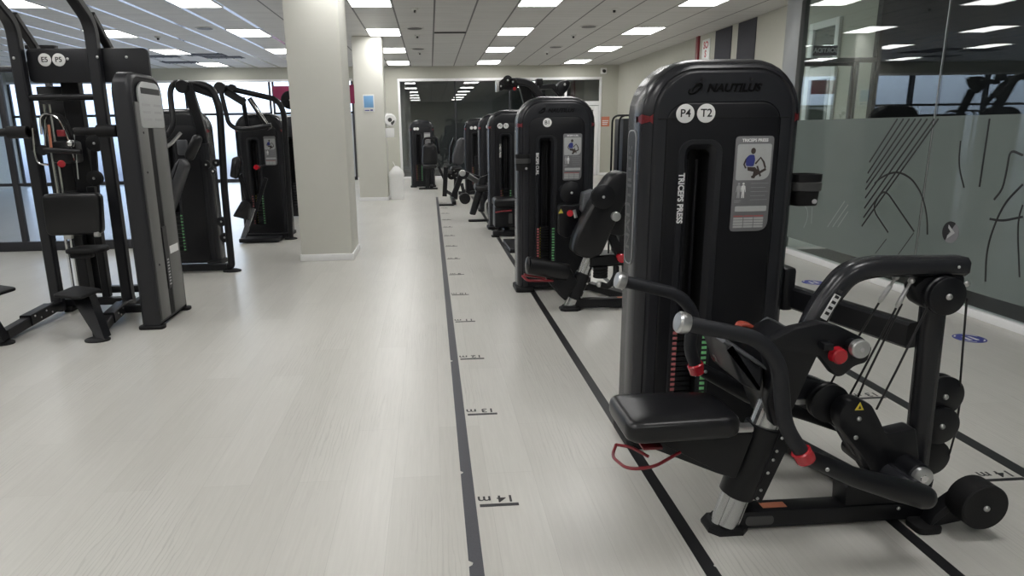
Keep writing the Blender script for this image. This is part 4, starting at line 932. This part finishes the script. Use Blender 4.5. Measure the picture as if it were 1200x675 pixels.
# far left machine by the dark window
mf = thing('weight_machine', (-.2, 20.3, 0), 'farthest black machine standing alone before the dark window', 'exercise machine', 'black selectorised weight machines')
tower(mf, -.245, 20.4, [(-.20, 1.722, ''), (-.12, 1.722, '')], '', detail=0, brand=False, w=.72)
MB().prism(rp([(-0.248, 0.658), (-0.216, 1.239), (-0.103, 1.334), (0.117, 1.306), (0.187, 1.184), (0.197, 0.675), (-0.003, 0.605)], .08), 'y', 19.6, 19.75, .05).build('back_pad', 'vinyl', mf, 60)
MB().tube(fillet([(-0.221, 19.800, 0.775), (-0.173, 19.800, 1.454), (0.196, 19.800, 1.460), (0.233, 19.800, 1.011)], .08), .035, 8).build('back_frame', 'powder', mf)
MB().bar([V((-0.120, 19.700, 0.041)), V((-0.126, 19.700, 0.632))], .12, .12).build('seat_post', 'powder', mf)
MB().box(((-0.224, 19.600, 0.614)[0], 19.35, .62), ((0.170, 19.600, 0.607)[0], 19.8, .72), .04).build('seat', 'vinyl', mf, 60)
MB().prism(rrect((-0.097, 20.043, -0.000)[0], 19.7, .55, .2, .05), 'z', 0, .035, .008).build('foot', 'rubber', mf)
MB().box((-.05, 19.7, .02), (.05, 20.4, .09), .01).build('base_beam', 'powder', mf)
MB().bar([V((-0.198, 19.600, 0.663)), V((-0.244, 19.500, 0.717))], .05, .05).build('grip', 'rubber', mf)
MB().bar([V((0.223, 19.800, 0.645)), V((0.433, 19.800, 0.121))], .07, .07).build('side_arm', 'powder', mf)
# cable cross machine whose boom rises over the second machine
mc = thing('pulldown_machine', (1.35, 9.3, 0), 'tall machine behind the second one, only its black boom arms rising above', 'exercise machine')
MB().box((1.05, 9.0, 0), (1.75, 9.9, .06), .01).build('base_frame', 'powder', mc)
MB().bar([(1.42, 9.3, .05), (1.42, 9.3, 1.7), V((1.246, 9.200, 2.275))], .10, .12, bev=.015).build('mast', 'powder', mc)
MB().bar(fillet([(0.962, 9.100, 2.250), (1.154, 9.100, 2.280), (1.335, 9.100, 2.257), (1.472, 9.100, 2.093), (1.553, 9.100, 2.005)], .12), .10, .09, bev=.015).build('boom', 'powder', mc)
h = MB().prism(rp([(0.906, 2.180), (0.907, 2.265), (0.985, 2.317), (1.141, 2.294), (1.152, 2.177), (1.051, 2.157), (0.973, 2.168)], .03), 'y', 8.92, 9.1, .015).build('boom_head', 'powder', mc)
c = V((0.885, 8.900, 2.206)); MB().box(tuple(c-V((.02, .03, .07))), tuple(c+V((.02, .1, .07))), .01).build('end_cap', 'satin', h)
for (c, r_) in (((0.927, 8.880, 2.204), .05), ((1.016, 8.880, 2.277), .06), ((1.082, 8.880, 2.255), .05)): disc(h, 'pulley', c, r_, .04, 'rubber')
MB().cyl((1.101, 8.860, 2.169), (1.110, 8.930, 2.173), .022, n=14).build('red_knob', 'red', h)
MB().bar([V((1.487, 9.200, 2.273)), V((1.499, 9.200, 2.207)), V((1.660, 9.200, 2.216)), V((1.777, 9.200, 2.083))], .08, .07).build('rear_arm', 'powder', mc)
MB().box(tuple(V((1.426, 9.100, 2.223))), tuple(V((1.506, 9.250, 2.309))+V((0, 0, 0))), .01).build('arm_pad', 'rubber', mc)
MB().prism(rp([(1.695, 2.194), (1.740, 2.270), (1.843, 2.291), (1.890, 2.258), (1.846, 2.160), (1.766, 2.083), (1.719, 2.117)], .03), 'y', 9.12, 9.3, .015).build('pulley_housing', 'powder', mc)
bolts(mc, [(1.803, 9.110, 2.231)], .016)
MB().bar([V((1.761, 9.300, 2.099)), V((1.72, 9.6, 1.6)), V((1.7, 9.6, .05))], .09, .09).build('rear_mast', 'powder', mc)
MB().bar([V((1.292, 9.200, 2.253)), V((1.353, 9.300, 2.148)), V((1.45, 9.4, 1.9))], .05, .06).build('brace', 'powder', mc)
# storage rack with two hoops
rk = thing('storage_rack', (2.3, 8.6, 0), 'slim black rack box with two thin tube hoops beside the near machine', 'rack')
x0 = (2.434, 8.600, 1.121)[0]
MB().box((x0, 8.5, .02), (x0+.55, 8.9, (2.427, 8.500, 1.774)[2]), .012).build('rack_box', 'panel', rk)
for (xa, k) in (((2.280, 8.500, 1.765), 0), ((2.368, 8.500, 1.764), 1)):
    zt = (2.317, 8.500, 1.811)[2]; yy = 8.45+k*.0
    MB().tube(fillet([(xa[0], yy, .012), (xa[0], yy, zt), (xa[0]+.42, yy, zt), (xa[0]+.42, yy, .012)], .09, 6), .012, 10).build('hoop', 'powder', rk)
MB().box((xa[0]-.12, 8.42, 0), (xa[0]+.60, 8.95, .02), .004).build('base_plate', 'powder', rk)
# ------------------------------------------------------------------ left: tall dual cable machine
ml = thing('cable_machine', (-3.1, 6.2, 0), 'tall black cable frame at the left with E5 and P5 badges', 'exercise machine')
for x, nm in ((-3.60, 0), (-2.945, 1)):
    MB().bar(fillet([(x, 6.45, .03), (x, 6.45, 2.63), (x, 6.0, 2.93), (x, 5.2, 3.10)], .12, 7), .10, .085, side=(1, 0, 0), bev=.012).build('upright', 'darkgrey', ml)
    MB().bar([(x, 6.48, 2.70), (x, 6.85, 2.36)], .07, .06, side=(1, 0, 0)).build('brace', 'powder', ml)
    MB().bar(fillet([(x+.01, 6.43, .09), (x+.0, 6.2, .09), (x+(.02 if nm == 0 else .12), 5.56, .06)], .1), .085, .085, side=(1, 0, 0)).build('foot_beam', 'powder', ml)
    lo = (x+(.02 if nm == 0 else .13), 5.52)
    MB().loops([[V((lo[0]+a*k, lo[1]+b*k, z)) for a, b in circ(0, 0, .10, 24, .075)] for z, k in ((0, 1), (.012, 1.02), (.02, .9), (.03, .55))]).build('foot', 'rubber', ml)
    bs = [(x+.06+(.05 if nm else 0)*t, 6.15-.12*t, .09+.02*(-1)**t) for t in range(4)]
    MB().bar([(x+.01, 6.28, .10), (x+(.012 if nm == 0 else .06), 5.9, .088)], .10, .10, side=(1, 0, 0)).build('beam_sleeve', 'powder', ml)
    bolts(ml, [(x+.066+(.02*t if nm else 0), 6.22-.09*t, .10+(.018 if t % 2 else -.018)) for t in range(4)], .009, d=(1, 0, 0))
# name board with badges
bd = MB().prism(rp([(-3.55, 2.13), (-2.50, 2.13), (-2.50, 2.42), (-3.55, 2.42)], [.02]*4 and .05), 'y', 6.49, 6.53, .006).build('name_board', 'darkgrey', ml)
for px, t in (((-3.393, 6.480, 2.324), 'E5'), ((-3.273, 6.480, 2.323), 'P5')):
    b_ = MB().prism(circ(px[0], px[2], .055, 32), 'y', 6.482, 6.492, .001).build('badge', 'white', bd); 
    textmb(t, .06, (px[0], 6.4815, px[2]), bold=.001).build('lettering', 'ink', bd)
bolts(ml, [(-3.606, 6.400, 2.332), (-2.900, 6.400, 2.334), (-3.197, 6.485, 2.330), (-2.688, 6.485, 2.341)], .013)
MB().tube([V((-3.6, 6.45, 2.0)), V((-2.95, 6.45, 2.0))], .028, 12).build('cross_tube', 'powder', ml)
MB().box((-3.62, 6.5, .06), (-2.93, 6.58, .13), .01).box((-3.62, 6.75, .12), (-2.9, 6.83, .19), .01).build('rear_crossbars', 'powder', ml)
MB().box((-3.0, 6.2, .05), (-2.6, 6.28, .12), .01).build('tower_link', 'powder', ml)
for x in (-3.55, -2.98): MB().box((x-.04, 6.5, 0), (x+.04, 6.85, .06), .01).build('rear_foot', 'rubber', ml)
# rear mast with carriage
MB().bar([(-3.34, 6.78, .15), (-3.34, 6.78, 2.2)], .16, .10, side=(1, 0, 0)).build('rear_mast', 'powder', ml)
MB().box(((-3.680, 6.830, 1.898)[0], 6.80, 1.05), ((-3.439, 6.830, 1.895)[0], 6.86, 2.12), .01).build('rear_panel', 'powder', ml)
MB().cyl((-3.53, 6.62, .16), (-3.53, 6.62, 1.95), .014, n=10).cyl((-3.48, 6.62, .16), (-3.48, 6.62, 1.95), .014, n=10).build('guide_rods', 'chrome', ml)
MB().box((-3.46, 6.62, .16), (-3.38, 6.72, 1.15), .01).build('seat_column', 'powder', ml)
MB().box((-3.60, 6.60, 2.16), (-2.95, 6.86, 2.22), .01).build('top_bridge', 'powder', ml)
for x in ((-3.792, 7.100, 2.545)[0], (-3.659, 7.100, 2.505)[0]):
    MB().bar([(x, 6.86, 2.2), (x, 7.1, 2.50)], .05, .04).build('top_stub', 'powder', ml); MB().box((x-.07, 7.06, 2.48), (x+.07, 7.14, 2.52), .005).build('stub_plate', 'powder', ml)
# carriage: hoses, cable hooks, pegs and pulleys
MB().box((-3.42, 6.40, 1.42), (-3.24, 6.62, 1.62), .03).build('carriage', 'powder', ml)
for k in range(3):
    MB().tube(fillet([(-3.42+k*.03, 6.3, 1.68), (-3.40+k*.03, 6.28, 1.86), (-3.25+k*.03, 6.28, 1.84), (-3.18+k*.02, 6.28, 1.62), (-3.17, 6.3, 1.45)], .12, 6), .010, 8).build('hose', ('chrome', 'rubber', 'rubber')[k], ml)
MB().tube([V((-3.322, 6.250, 1.762)), V((-3.331, 6.250, 1.565))], .011, 8).build('orange_tube', 'orange', ml)
MB().tube([V((-3.328, 6.220, 1.805)), V((-3.364, 6.220, 1.574))], .008, 8).build('silver_rod', 'chrome', ml)
MB().tube(fillet([(-3.435, 6.200, 1.734), (-3.449, 6.200, 1.517), (-3.434, 6.200, 1.429), (-3.356, 6.200, 1.420)], .07), .010, 8).build('cable_loop', 'chrome', ml)
MB().tube([V((-3.475, 6.220, 1.554)), V((-3.069, 6.220, 1.525))], .022, 12).build('crank_bar', 'powder', ml)
MB().cyl((-3.380, 6.200, 1.545), (-3.445, 6.320, 1.543), .045, n=20).build('crank_hub', 'powder', ml)
MB().cyl((-3.240, 6.200, 1.425), (-3.292, 6.300, 1.421), .032, n=18, bev=.006).build('red_knob', 'red', ml)
MB().box(tuple(V((-3.242, 6.260, 1.659))+V((-.03, 0, 0))), tuple(V((-3.233, 6.260, 1.717))+V((.03, .04, 0))), .006).build('red_clip', 'redpaint', ml)
MB().sphere((-3.144, 6.220, 1.599), .035, 14).build('ball_joint', 'chrome', ml)
for p, q in (((-3.890, 6.150, 1.698), (-3.448, 6.150, 1.699)), ((-3.059, 6.150, 1.693), (-2.710, 6.150, 1.688))):
    p, q = V((p[0], 6.15, 1.70)), V((q[0], 6.15, 1.70))
    g_ = MB().tube([p, q], .034, 14).build('side_grip', 'rubber', ml)
    MB().tube([q-V((.16, 0, 0)), q], .052, 16).build('grip_collar', 'rubber', g_)
MB().bar([(-3.55, 6.15, 1.70), (-3.55, 6.42, 1.70)], .05, .05, side=(1, 0, 0)).build('grip_mount', 'powder', ml)
MB().bar([(-2.92, 6.15, 1.70), (-2.92, 6.42, 1.70)], .05, .05, side=(1, 0, 0)).build('grip_mount', 'powder', ml)
disc(ml, 'pulley', (-3.082, 6.500, 1.593), .075, .05, 'rubber'); disc(ml, 'pulley', (-3.128, 6.500, 1.276), .07, .05, 'rubber')
MB().bar([V(((-3.106, 6.550, 1.593)[0], 6.56, (-3.086, 6.550, 1.731)[2])), V(((-3.152, 6.550, 1.273)[0], 6.56, (-3.173, 6.550, 1.123)[2]))], .05, .05).build('pulley_carrier', 'powder', ml)
MB().tube([V((-3.193, 6.400, 1.732)), V((-3.216, 6.400, 1.277))], .007, 6).build('cable', 'chrome', ml)
MB().bar([V((-3.16, 6.5, .15)), V((-3.16, 6.5, 1.2))], .07, .07).build('inner_post', 'powder', ml)
# back pad, seat and knee pad
MB().prism(rp([(-3.43, .80), (-2.95, .80), (-2.92, 1.17), (-3.42, 1.17)], .06), 'y', 6.12, 6.22, .025).build('back_pad', 'vinyl', ml, 60)
mb = MB().box((-3.30, 6.16, .76), (-3.24, 6.22, .83), .008).box((-3.02, 6.12, .78), (-2.97, 6.16, .83), .008); mb.build('pad_brackets', 'satin', ml)
MB().bar([V((-3.2, 6.22, 1.0)), V((-3.2, 6.62, 1.0))], .08, .08, side=(1, 0, 0)).build('pad_arm', 'powder', ml)
pad('seat', ml, rp([(-3.24, 5.98), (-2.90, 5.98), (-2.92, 6.22), (-3.20, 6.22)], .08), .655, .70, 'rubber', .01)
MB().bar([(-3.12, 6.08, .14), (-3.12, 6.08, .65)], .10, .09).build('seat_column', 'powder', ml)
MB().box((-3.2, 6.02, .61), (-3.02, 6.1, .655), .01).build('seat_plate', 'powder', ml)
pad('step_plate', ml, rp([(-3.157, 5.577), (-2.871, 5.452), (-2.827, 5.749), (-3.138, 5.921)], .05), .365, .395, 'rubber', .004)
MB().loops([[V(p) for p in q] for q in (
    [(-2.80, 5.48, .02), (-2.74, 5.48, .02), (-2.74, 5.60, .02), (-2.80, 5.60, .02)],
    [(-3.09, 5.70, .365), (-2.93, 5.70, .365), (-2.93, 5.82, .365), (-3.09, 5.82, .365)])]).build('step_leg', 'powder', ml)
MB().bar([V((-3.3, 5.55, .02)), V((-3.46, 5.5, .3))], .001, .001).bm.free()
MB().bar([V((-3.56, 5.5, .03)), V((-3.68, 5.45, .42))], .10, .09).build('step_leg', 'powder', ml)
pad('step_plate', ml, [(x-.66, y-.05) for x, y in rp([(-3.157, 5.577), (-2.871, 5.452), (-2.827, 5.749), (-3.138, 5.921)], .05)], .41, .44, 'rubber', .004)
# the weight tower at its right side, face turned to the aisle
tx0, tx1, ty0, ty1, th = -2.565, -2.42, 5.80, 6.50, 2.17
yo = lambda i: [(p[0], p[1]) for p in [(ty0+i, .03), (ty1-i, .03)]+[(ty1-i-.16+.16*math.cos(PI/2*k/6), th-i-.16+.16*math.sin(PI/2*k/6)) for k in range(7)]+[(ty0+i+.16-.16*math.sin(PI/2*k/6), th-i-.16+.16*math.cos(PI/2*k/6)) for k in range(7)]]
MB().loops([[V((x, a, b)) for a, b in yo(i)] for x, i in ((tx0, .02), (tx0+.02, 0), (tx1-.03, 0), (tx1, .02), (tx1+.004, .035), (tx1-.006, .045))]).build('tower_housing', 'darkgrey', ml, 40)
for y0, y1 in ((5.86, 6.06), (6.17, 6.44)):
    MB().box((tx1-.01, y0, .06), (tx1+.014, y1, 1.93), .008).build('side_strip', 'greystrip', ml)
MB().box((tx1-.008, 6.06, .06), (tx1+.004, 6.17, 1.80)).build('weight_slot', 'bay', ml, 0)
MB().prism(rp([(5.93, 1.72), (6.42, 1.72), (6.42, 2.02), (6.34, 2.10), (6.02, 2.10), (5.93, 2.04)], .04), 'x', tx1+.002, tx1+.02, .004).build('placard', 'picture', ml)
MB().box((tx1+.02, 5.98, 2.0), (tx1+.0215, 6.38, 2.05)).build('placard_title', 'darkgrey', ml, 0)
mb = MB()
for k in range(3): mb.box((tx1+.02, 5.98, 1.78+k*.06), (tx1+.0215, 6.14, 1.80+k*.06)); mb.box((tx1+.02, 6.22, 1.78+k*.06), (tx1+.0215, 6.37, 1.80+k*.06))
mb.build('placard_lines', 'printgrey', ml, 0)
MB().box((tx1+.002, 6.08, .30), (tx1+.0165, 6.17, .86)).build('label_strip', 'ink', ml, 0)
MB().box((tx1+.014, 6.20, .60), (tx1+.0165, 6.40, .67)).build('white_label', 'print', ml, 0)
mb = MB()
for k in range(9): mb.box((tx1+.0165, 6.105, .33+k*.028), (tx1+.018, 6.145, .345+k*.028))
mb.build('weight_numbers', 'printgrey', ml, 0)
for y in (5.83, 6.47): MB().prism(rrect(-2.49, y, .22, .10, .04), 'z', 0, .03, .006).build('foot', 'rubber', ml)
bolts(ml, [(tx1+.014, 5.93, 1.35), (tx1+.014, 5.93, .55), (tx1+.014, 5.95, 1.68)], .01, 'bay', d=(1, 0, 0))
# ------------------------------------------------------------------ shoulder machine with hoop frame
l2 = thing('weight_machine', (-2.9, 8.5, 0), 'black machine with arched tube frame and green weight labels, left of the near pillar', 'exercise machine', 'black selectorised weight machines')
tower(l2, -3.17, 8.75, [], '', detail=1, brand=False, decal=False, placard=False)
MB().tube(fillet([(-3.2, 8.3, .055), (-2.55, 8.3, .055), (-2.50, 8.3, .07), (-2.495, 8.3, 1.0), (-2.46, 8.32, 1.95), (-2.53, 8.34, 2.18), (-2.66, 8.36, 2.23), (-2.80, 8.38, 2.23)], [0, .05, .1, 0, .2, .15, .1, 0], 6), .042, 14).build('hoop_frame', 'powder', l2)
MB().bar([(-3.3, 8.3, .06), (-2.55, 8.3, .06)], .09, .08).build('base_beam', 'powder', l2)
MB().loops([[V((-2.5+a*k, 8.3+b*k, z)) for a, b in circ(0, 0, .11, 20, .09)] for z, k in ((0, 1), (.014, 1), (.03, .6))]).build('foot', 'rubber', l2)
MB().tube(fillet([(-2.78, 8.3, 2.22), (-2.93, 8.28, 2.26), (-2.965, 8.2, 2.15), (-2.93, 8.1, 1.76), (-3.02, 8.08, 1.63), (-3.15, 8.08, 1.60)], .1, 6), .032, 12).build('press_handle', 'powder', l2)
MB().bar([(-2.80, 8.3, 2.24), (-2.70, 8.3, 1.75), (-2.68, 8.3, 1.55)], .10, .11, bev=.02).build('press_arm', 'powder', l2)
MB().cyl((-2.84, 8.36, 2.20), (-2.84, 8.22, 2.20), .075, n=22, bev=.01).build('pivot_hub', 'powder', l2)
MB().bar([(-2.80, 8.34, 2.22), (-2.50, 8.42, 2.10)], .09, .09, bev=.02).build('link', 'powder', l2)
MB().tube([V((-2.82, 8.2, 1.42)), V((-2.72, 8.2, 1.60))], .06, 16, round_end=True).build('roller_pad', 'vinyl', l2)
MB().prism(rp([(-3.25, .70), (-3.13, .70), (-2.86, 1.30), (-2.92, 1.40), (-3.00, 1.30)], .04), 'y', 8.1, 8.35, .03).build('back_pad', 'greyvinyl', l2, 60)
MB().tube(fillet([(-3.08, 8.1, 1.50), (-2.98, 8.1, 1.56), (-2.86, 8.1, 1.68)], .04), .02, 10).build('grip', 'satin', l2)
MB().box((-3.0, 8.3, 1.42), (-2.88, 8.36, 1.60), .02).build('bracket_plate', 'greyshield', l2)
for c, r_ in (((-2.72, 8.42, 1.30), .05), ((-2.60, 8.42, 1.32), .045), ((-2.64, 8.40, 1.22), .03)): disc(l2, 'pulley', c, r_, .05, 'powder')
MB().bar([(-2.75, 8.45, 1.28), (-2.80, 8.78, 1.28)], .05, .06).build('pulley_mount', 'powder', l2)
MB().box((-3.02, 8.70, .45), (-2.965, 8.742, .78)).bm.free()
MB().tube([V((-2.6, 8.55, .1)), V((-2.56, 8.55, 1.15))], .02, 8).build('cable_tube', 'satin', l2)
for c in ((-2.62, 8.45, .60), (-2.60, 8.45, .40)): disc(l2, 'pulley', c, .06, .05, 'powder')
# ------------------------------------------------------------------ overhead press machine farther back
l3 = thing('weight_machine', (-2.6, 11.0, 0), 'black machine with long overhead lever and roller pads, just left of the near pillar', 'exercise machine', 'black selectorised weight machines')
tower(l3, -2.75, 11.25, [], '', detail=1, brand=False, decal=False, placard=True)
MB().tube(fillet([(-2.28, 10.8, .03), (-2.25, 10.8, 1.0), (-2.235, 10.8, 1.98), (-2.32, 10.8, 2.16), (-2.64, 10.78, 2.24), (-3.02, 10.76, 2.33), (-3.14, 10.75, 2.36)], [0, 0, .2, .2, .1, .1, 0], 6), .042, 14).build('hoop_frame', 'powder', l3)
MB().loops([[V((-2.28+a*k, 10.8+b*k, z)) for a, b in circ(0, 0, .10, 20, .09)] for z, k in ((0, 1), (.014, 1), (.03, .6))]).build('foot', 'rubber', l3)
MB().bar([(-3.0, 10.8, .06), (-2.3, 10.8, .06)], .10, .08).build('base_beam', 'powder', l3)
MB().tube(fillet([(-3.13, 10.66, 2.36), (-3.10, 10.64, 2.25), (-3.03, 10.62, 1.80), (-2.90, 10.62, 1.72), (-2.62, 10.62, 1.74), (-2.40, 10.62, 1.78)], .12, 6), .034, 12).build('press_handle', 'powder', l3)
MB().cyl((-3.12, 10.74, 2.33), (-3.12, 10.62, 2.33), .085, n=22, bev=.01).cyl((-2.97, 10.84, 2.33), (-2.97, 10.72, 2.33), .06, n=20, bev=.01).build('pivot_hub', 'powder', l3)
MB().bar([(-3.05, 10.74, 2.28), (-2.80, 10.74, 2.12)], .10, .11, bev=.02).build('lever_head', 'powder', l3)
MB().bar([(-2.83, 10.78, 2.20), (-2.83, 10.9, 1.76)], .05, .06).build('drop_link', 'powder', l3)
MB().bar([(-2.72, 10.74, 2.18), (-2.46, 10.74, 1.72)], .06, .07).build('drop_link', 'powder', l3)
MB().tube([V((-2.70, 10.7, 2.16)), V((-2.44, 10.7, 1.74))], .014, 8).build('chrome_rod', 'chrome', l3)
c = (-2.17, 11.0, 2.16); disc(l3, 'counterweight', c, .14, .10, 'rubber', True, False)
MB().bar([(-2.30, 10.95, 2.10), (-2.15, 11.12, 2.14)], .08, .08).build('counter_arm', 'powder', l3)
MB().prism(rp([(-3.08, 1.02), (-2.98, .98), (-2.90, 1.24), (-2.93, 1.33), (-3.02, 1.30)], .03), 'y', 10.55, 10.72, .025).build('roller_pad', 'vinyl', l3, 60)
MB().bar([(-2.95, 10.66, 1.05), (-2.86, 10.7, .62)], .06, .07).build('pad_post', 'powder', l3)
MB().prism(rp([(-3.08, .42), (-2.86, .36), (-2.80, .62), (-2.92, .66)], .03), 'y', 10.5, 10.75, .02).build('seat', 'vinyl', l3, 60)
MB().bar([(-2.98, 10.62, .05), (-2.80, 10.7, .52)], .07, .08).build('seat_post', 'alu', l3)
MB().bar([(-2.85, 10.72, .30), (-2.58, 10.75, .98)], .05, .06).build('lever_bar', 'powder', l3)
MB().cyl((-2.70, 10.68, 1.15), (-2.70, 10.76, 1.15), .04, n=18).build('red_knob', 'red', l3)
MB().bar([(-2.70, 10.76, 1.15), (-2.70, 11.25, 1.15)], .03, .03, side=(1, 0, 0)).build('knob_shaft', 'powder', l3)
MB().prism(rrect(-2.70, 10.7, .62, .5, .04), 'z', .012, .07, .01).build('foot_platform', 'panel', l3)
# ------------------------------------------------------------------ machine glimpsed by the pillar
l4 = thing('weight_machine', (-2.35, 13.2, 0), 'dark machine half hidden behind the near pillar', 'exercise machine', 'black selectorised weight machines')
tower(l4, -2.62, 13.6, [], '', detail=0, brand=False, decal=False, placard=False, labels=False)
MB().box((-2.45, 13.0, .02), (-2.10, 13.12, .11), .01).build('base_beam', 'powder', l4)
MB().bar([(-2.34, 13.06, .05), (-2.34, 13.06, 1.5)], .10, .10).build('upright', 'powder', l4)
MB().box((-2.42, 12.95, .88), (-2.22, 13.0, 1.02), .02).build('grey_pad', 'greyshield', l4, 60)
for z in (.35, .5, .65): disc(l4, 'pulley', (-2.24, 12.96, z), .07, .06, 'powder')
MB().box((-2.4, 13.1, .02), (-2.3, 13.62, .09), .01).build('base_link', 'powder', l4)
# ------------------------------------------------------------------ framed glass screen far left
gs = thing('glass_screen', (-6.6, 10.3, 0), 'framed clear glass screen with dark bars at the left edge', 'glass screen')
mb = MB()
zt = 2.55
mb.box((-8.5, 10.25, 0), (-3.75, 10.33, .14), .01); mb.box((-8.5, 10.26, zt), (-4.35, 10.33, zt+.08), .01); mb.box((-8.5, 10.27, .96), (-4.35, 10.32, 1.0))
for x in (-8.5, -7.0, -6.1, -5.72, -5.42, -5.1, -4.42): mb.box((x, 10.26, .1), (x+.08, 10.33, zt), .008)
mb.build('screen_frame', 'frame', gs)
MB().box((-8.45, 10.29, .14), (-4.4, 10.30, zt)).build('glass_pane', 'tintglass', gs)
# ------------------------------------------------------------------ light, camera, view
w = bpy.data.worlds.new('daylight'); SC.world = w; w.use_nodes = True
nt = w.node_tree; bg = nt.nodes['Background']
tc = nt.nodes.new('ShaderNodeTexCoord'); sp = nt.nodes.new('ShaderNodeSeparateXYZ'); nt.links.new(tc.outputs['Generated'], sp.inputs[0])
rmp = nt.nodes.new('ShaderNodeMapRange'); rmp.inputs['From Min'].default_value = -.05; rmp.inputs['From Max'].default_value = .06
nt.links.new(sp.outputs[2], rmp.inputs['Value'])
mx = nt.nodes.new('ShaderNodeMix'); mx.data_type = 'RGBA'; mx.inputs['A'].default_value = (.17, .19, .24, 1); mx.inputs['B'].default_value = (.70, .82, 1.0, 1)
nt.links.new(rmp.outputs['Result'], mx.inputs['Factor']); nt.links.new(mx.outputs['Result'], bg.inputs['Color'])
bg.inputs['Strength'].default_value = 2.8
f_, p_, y_, r_, cx_ = 781.0, math.radians(13.33), math.radians(3.88), math.radians(-.868), 561.0
fw = V((math.sin(y_)*math.cos(p_), math.cos(y_)*math.cos(p_), -math.sin(p_)))
rt = V((math.cos(y_), -math.sin(y_), 0)); up = rt.cross(fw)
R_ = rt*math.cos(r_)+up*math.sin(r_); U_ = rt*(-math.sin(r_))+up*math.cos(r_)
cd = bpy.data.cameras.new('camera'); cam = bpy.data.objects.new('camera', cd); COL.objects.link(cam)
mw = Matrix((( R_.x, U_.x, -fw.x, 0), (R_.y, U_.y, -fw.y, 0), (R_.z, U_.z, -fw.z, 1.66), (0, 0, 0, 1)))
cam.matrix_world = mw
cd.sensor_fit = 'HORIZONTAL'; cd.sensor_width = 36; cd.lens = 36*f_/1200; cd.shift_x = (600-cx_)/1200; cd.clip_start = .05; cd.clip_end = 200
SC.camera = cam
SC.view_settings.view_transform = 'Standard'; SC.view_settings.look = 'None'; SC.view_settings.gamma = 1; SC.view_settings.use_curve_mapping = False
SC.view_settings.exposure = 0.50
SC.cycles.use_denoising = True
SC.cycles.max_bounces = 10; SC.cycles.diffuse_bounces = 5; SC.cycles.glossy_bounces = 5; SC.cycles.transparent_max_bounces = 16
SC.cycles.sample_clamp_indirect = 6
